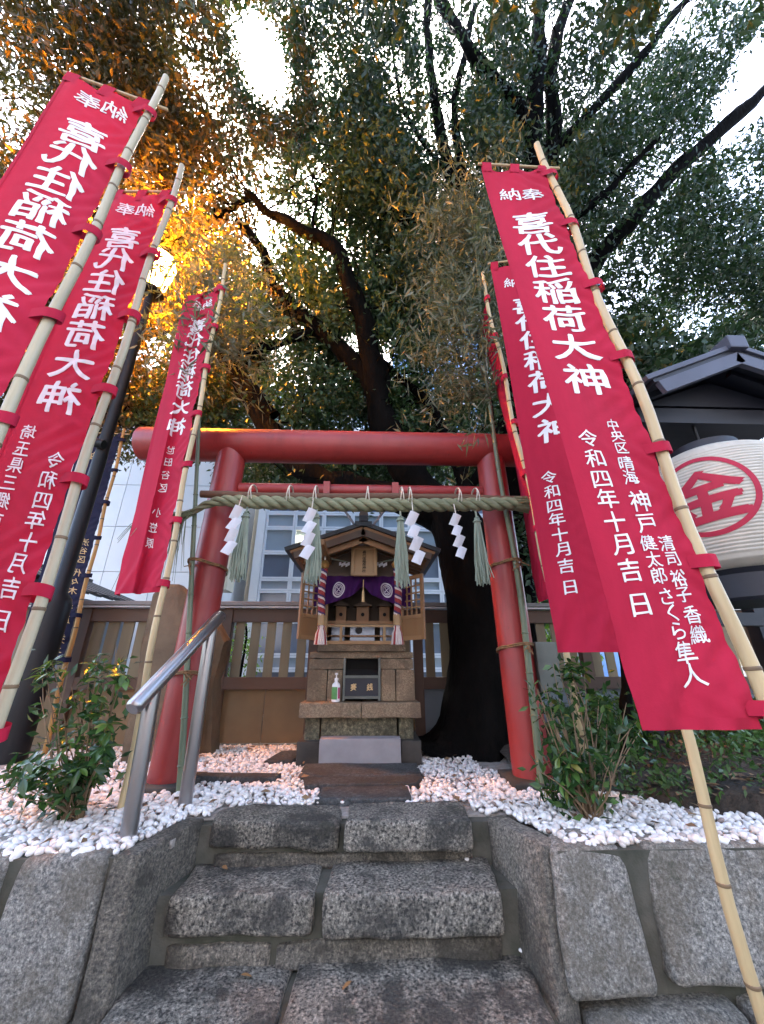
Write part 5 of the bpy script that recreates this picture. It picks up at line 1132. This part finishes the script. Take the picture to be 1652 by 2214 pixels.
# ================================================================== SHRUBS, GARDEN, LITTER
def leaf_piece(name, mat):
    m = MB(); n = 4
    def f_(a, b):
        w = 0.21 * math.sin(min(1, b * 1.02) * math.pi) ** 0.8 * (1.12 - 0.35 * b); x = (a - 0.5) * 2 * w
        return np.array([x, b, 0.16 * abs(x) * 1.6 - 0.16 * b * b])
    m.grid(f_, 4, 5); o = m.build(name, MAT[mat], None, smooth=True, angle=180); me = o.data; bpy.data.objects.remove(o); return me
LEAF = leaf_piece('leaf', 'shrub')
def orient(d, nrm_):
    from mathutils import Matrix
    y = nrm(d); x = nrm(np.cross(y, nrm_)); z = np.cross(x, y); return Matrix(((x[0], y[0], z[0]), (x[1], y[1], z[1]), (x[2], y[2], z[2]))).to_euler()
def shrub(label, base, tips, seed, size=(0.05, 0.085), whorl=6, nmax=300):
    random.seed(seed); t = thing('shrub', base, label, 'shrub'); m = MB(); count = 0; extra = []
    roots = [np.array(base) + np.array([random.gauss(0, 0.03), random.gauss(0, 0.025), -0.02]) for _ in range(6)]
    for tip in tips:
        tip = np.array(tip); r_ = random.choice(roots); midp = r_ + (tip - r_) * 0.5 + np.array([random.gauss(0, 0.03), random.gauss(0, 0.03), 0.05]); m.tube(smooth([r_, midp, tip]), np.linspace(0.005, 0.0018, 9 if False else len(smooth([r_, midp, tip]))), 5)
        up = nrm(tip - midp)
        for lvl in range(2):
            c = tip - up * 0.05 * lvl
            for k in range(whorl):
                a = k * 6.2832 / whorl + random.uniform(-0.4, 0.4) + lvl; e1_ = nrm(np.cross(up, (0.3, 0.9, 0.2))); e2_ = np.cross(up, e1_)
                d = nrm(e1_ * math.cos(a) + e2_ * math.sin(a) + up * random.uniform(-0.25, 0.5) + np.array([0, 0, -0.15]))
                if count < nmax:
                    o = bpy.data.objects.new('leaf', LEAF); link(o, t); s_ = random.uniform(*size); o.location = list(c - np.array(base)); o.scale = (s_ * 1.05, s_, s_)
                    o.rotation_euler = orient(d, nrm(up + np.array([random.gauss(0, 0.3), random.gauss(0, 0.3), 0.4]))); count += 1
                else: extra.append((c, d))
    tag(m.build('stems', MAT['node'], t), kind='stuff')
    n = len(tips) * 13; C = np.array([tips[i % len(tips)] for i in range(n)]) - rng.uniform(0, 0.62, (n, 1)) * (np.array([tips[i % len(tips)] for i in range(n)]) - np.array(base)) + rng.normal(size=(n, 3)) * 0.05
    leaf_mesh('small_leaves', C, unit(n, (0, 0, 0.1)), rng.uniform(0.045, 0.08, n), rng.uniform(0.022, 0.036, n), MAT['shrubs'], t, rng.uniform(0, 1, n))
random.seed(5)
def tipcloud(spec, Yr, n, seed):
    r0 = random.Random(seed); out = []
    while len(out) < n:
        x, y, rx, ry = r0.choice(spec); a = r0.uniform(0, 6.28); q = math.sqrt(r0.random()); out.append(PY(x + rx * q * math.cos(a), y + ry * q * math.sin(a), r0.uniform(*Yr)))
    return out
shrub('dark glossy-leaved shrub growing in the pebbles left of the handrail', (PZ(165, 1772, 0)[0], PZ(165, 1772, 0)[1], 0.0),
      tipcloud([(150, 1560, 75, 130), (110, 1470, 60, 50), (215, 1540, 55, 120), (60, 1690, 50, 45), (150, 1700, 90, 60), (210, 1640, 50, 70), (240, 1440, 30, 50)], (2.22, 2.62), 46, 3), 11, (0.055, 0.09))
shrub('bright glossy-leaved shrub growing in the pebbles by the right torii post', (PZ(1285, 1768, 0)[0], PZ(1285, 1768, 0)[1], 0.0),
      tipcloud([(1200, 1480, 70, 60), (1240, 1430, 40, 45), (1290, 1560, 80, 90), (1190, 1650, 70, 70), (1240, 1700, 70, 50), (1340, 1560, 50, 60), (1150, 1500, 30, 50), (1290, 1660, 60, 60)], (2.32, 2.70), 50, 4), 12, (0.05, 0.085))
yt = thing('sapling', (2.02, 3.35, 0), 'dark sapling with a thin trunk in the garden behind the right shrub', 'sapling')
limb(yt, np.array([PY(1372, 1700, 3.3) * [1, 1, 0] + [0, 0, -0.05], PY(1362, 1640, 3.3), PY(1355, 1560, 3.3), PY(1350, 1480, 3.3), PY(1345, 1380, 3.3)]), 0.055, 0.02, 'trunk', 12)
foliage(yt, np.array(tipcloud([(1330, 1560, 70, 50), (1300, 1620, 60, 50), (1370, 1600, 50, 40), (1280, 1540, 50, 40)], (3.0, 3.5), 60, 8)), 9, 'shrubs', l=(0.06, 0.10), name='foliage')
# soil mound, ground cover and fallen leaves at the right
def mound(a, b):
    x = 1.25 + 3.6 * a; y = 2.32 + 2.2 * b; h = 0.02 + 0.16 * min(1, max(0, (x - 1.9 + (y - 2.5) * 0.6) / 1.2)) + 0.05 * mnoise.noise(Vector((x * 2, y * 2, 0)))
    edge = 2.9 - (x - 1.5) * 0.75
    if y < edge + 0.05: h = -0.04
    return np.array([x, y, h - 0.005])
tag(MB().grid(mound, 60, 44).build('garden_soil', MAT['soil'], None, smooth=True, angle=180), 'dark garden soil right of the pebbles', kind='structure')
n = 1500; X = rng.uniform(1.5, 4.2, n); Yv = rng.uniform(2.4, 4.4, n); k_ = Yv > 2.95 - (X - 1.5) * 0.75; X, Yv = X[k_], Yv[k_]; n = len(X)
Z = np.array([mound((x - 1.25) / 3.6, (y - 2.32) / 2.2)[2] for x, y in zip(X, Yv)]) + 0.012
gx = rng.uniform(-2.5, 2.4, 240); gy = rng.uniform(2.15, 4.35, 240); kk = np.array([in_gravel(a, b) for a, b in zip(gx, gy)]); gx, gy = gx[kk], gy[kk]
X = np.concatenate([X, gx]); Yv = np.concatenate([Yv, gy]); Z = np.concatenate([Z, np.full(len(gx), 0.026)]); n = len(X)
lit = leaf_mesh('fallen_leaves', np.stack([X, Yv, Z], 1), unit(n) * [1, 1, 0.2], rng.uniform(0.04, 0.09, n), rng.uniform(0.02, 0.04, n), MAT['litter'], None, rng.uniform(0, 1, n), upb=3)
tag(lit, 'brown fallen leaves scattered over the garden soil and pebbles', 'leaf litter', kind='stuff')
C = []
while len(C) < 950:
    x, y = random.uniform(1.7, 4.2), random.uniform(2.25, 4.3); w = mnoise.noise(Vector((x * 1.6, y * 1.6, 3.3)))
    if y < 2.85 - (x - 1.5) * 0.62 or w < -0.05 - 0.35 * (x > 2.2): continue
    C.append((x, y, max(0, mound((x - 1.25) / 3.6, (y - 2.32) / 2.2)[2]) + random.uniform(0.03, 0.28 if x > 2.1 else 0.12)))
gc = foliage(None, np.array(C), 12, 'cover', l=(0.03, 0.06), asp=0.45, name='ground_cover', tl=0.12, spread=0.03)
tag(gc, 'low green ground cover in the garden on the right', 'ground cover', kind='stuff')
random.seed(21)
for k, (px, py, z) in enumerate(((480, 1876, -0.183), (520, 2112, -0.43), (930, 1712, 0.03), (760, 2125, -0.428), (1000, 1745, 0.01))):
    p = PZ(px, py, z) + np.array([0, 0, 0.006]); o = bpy.data.objects.new('dead_leaf', LEAF.copy()); o.data.materials[0] = MAT['wood']; link(o)
    o.location = list(p); o.scale = (0.045, 0.05, 0.05); o.rotation_euler = (random.gauss(0, 0.2), random.gauss(0, 0.3), random.uniform(0, 6.28))
    tag(o, ('brown dead leaf on the second step, near its left end', 'brown dead leaf on the lowest step, left of the joint', 'brown dead leaf on the path near the right pebbles', 'brown dead leaf on the lowest step, right of the joint', 'brown dead leaf at the right back corner of the top step')[k], 'leaf', 'dead leaves on the steps')
for px, py, z, lb in ((1010, 1862, -0.18, 'white pebble strayed onto the second step at its right end'), (740, 1738, 0.01, 'white pebble in the joint behind the top step'), (1128, 2060, -0.425, 'white pebble at the right back corner of the lowest step')):
    o = bpy.data.objects.new('stray_pebble', meshes[1]); link(o); o.location = list(PZ(px, py, z) + np.array([0, 0, 0.008])); o.scale = (0.012,) * 3
    tag(o, lb, 'pebble', 'stray pebbles on the steps')
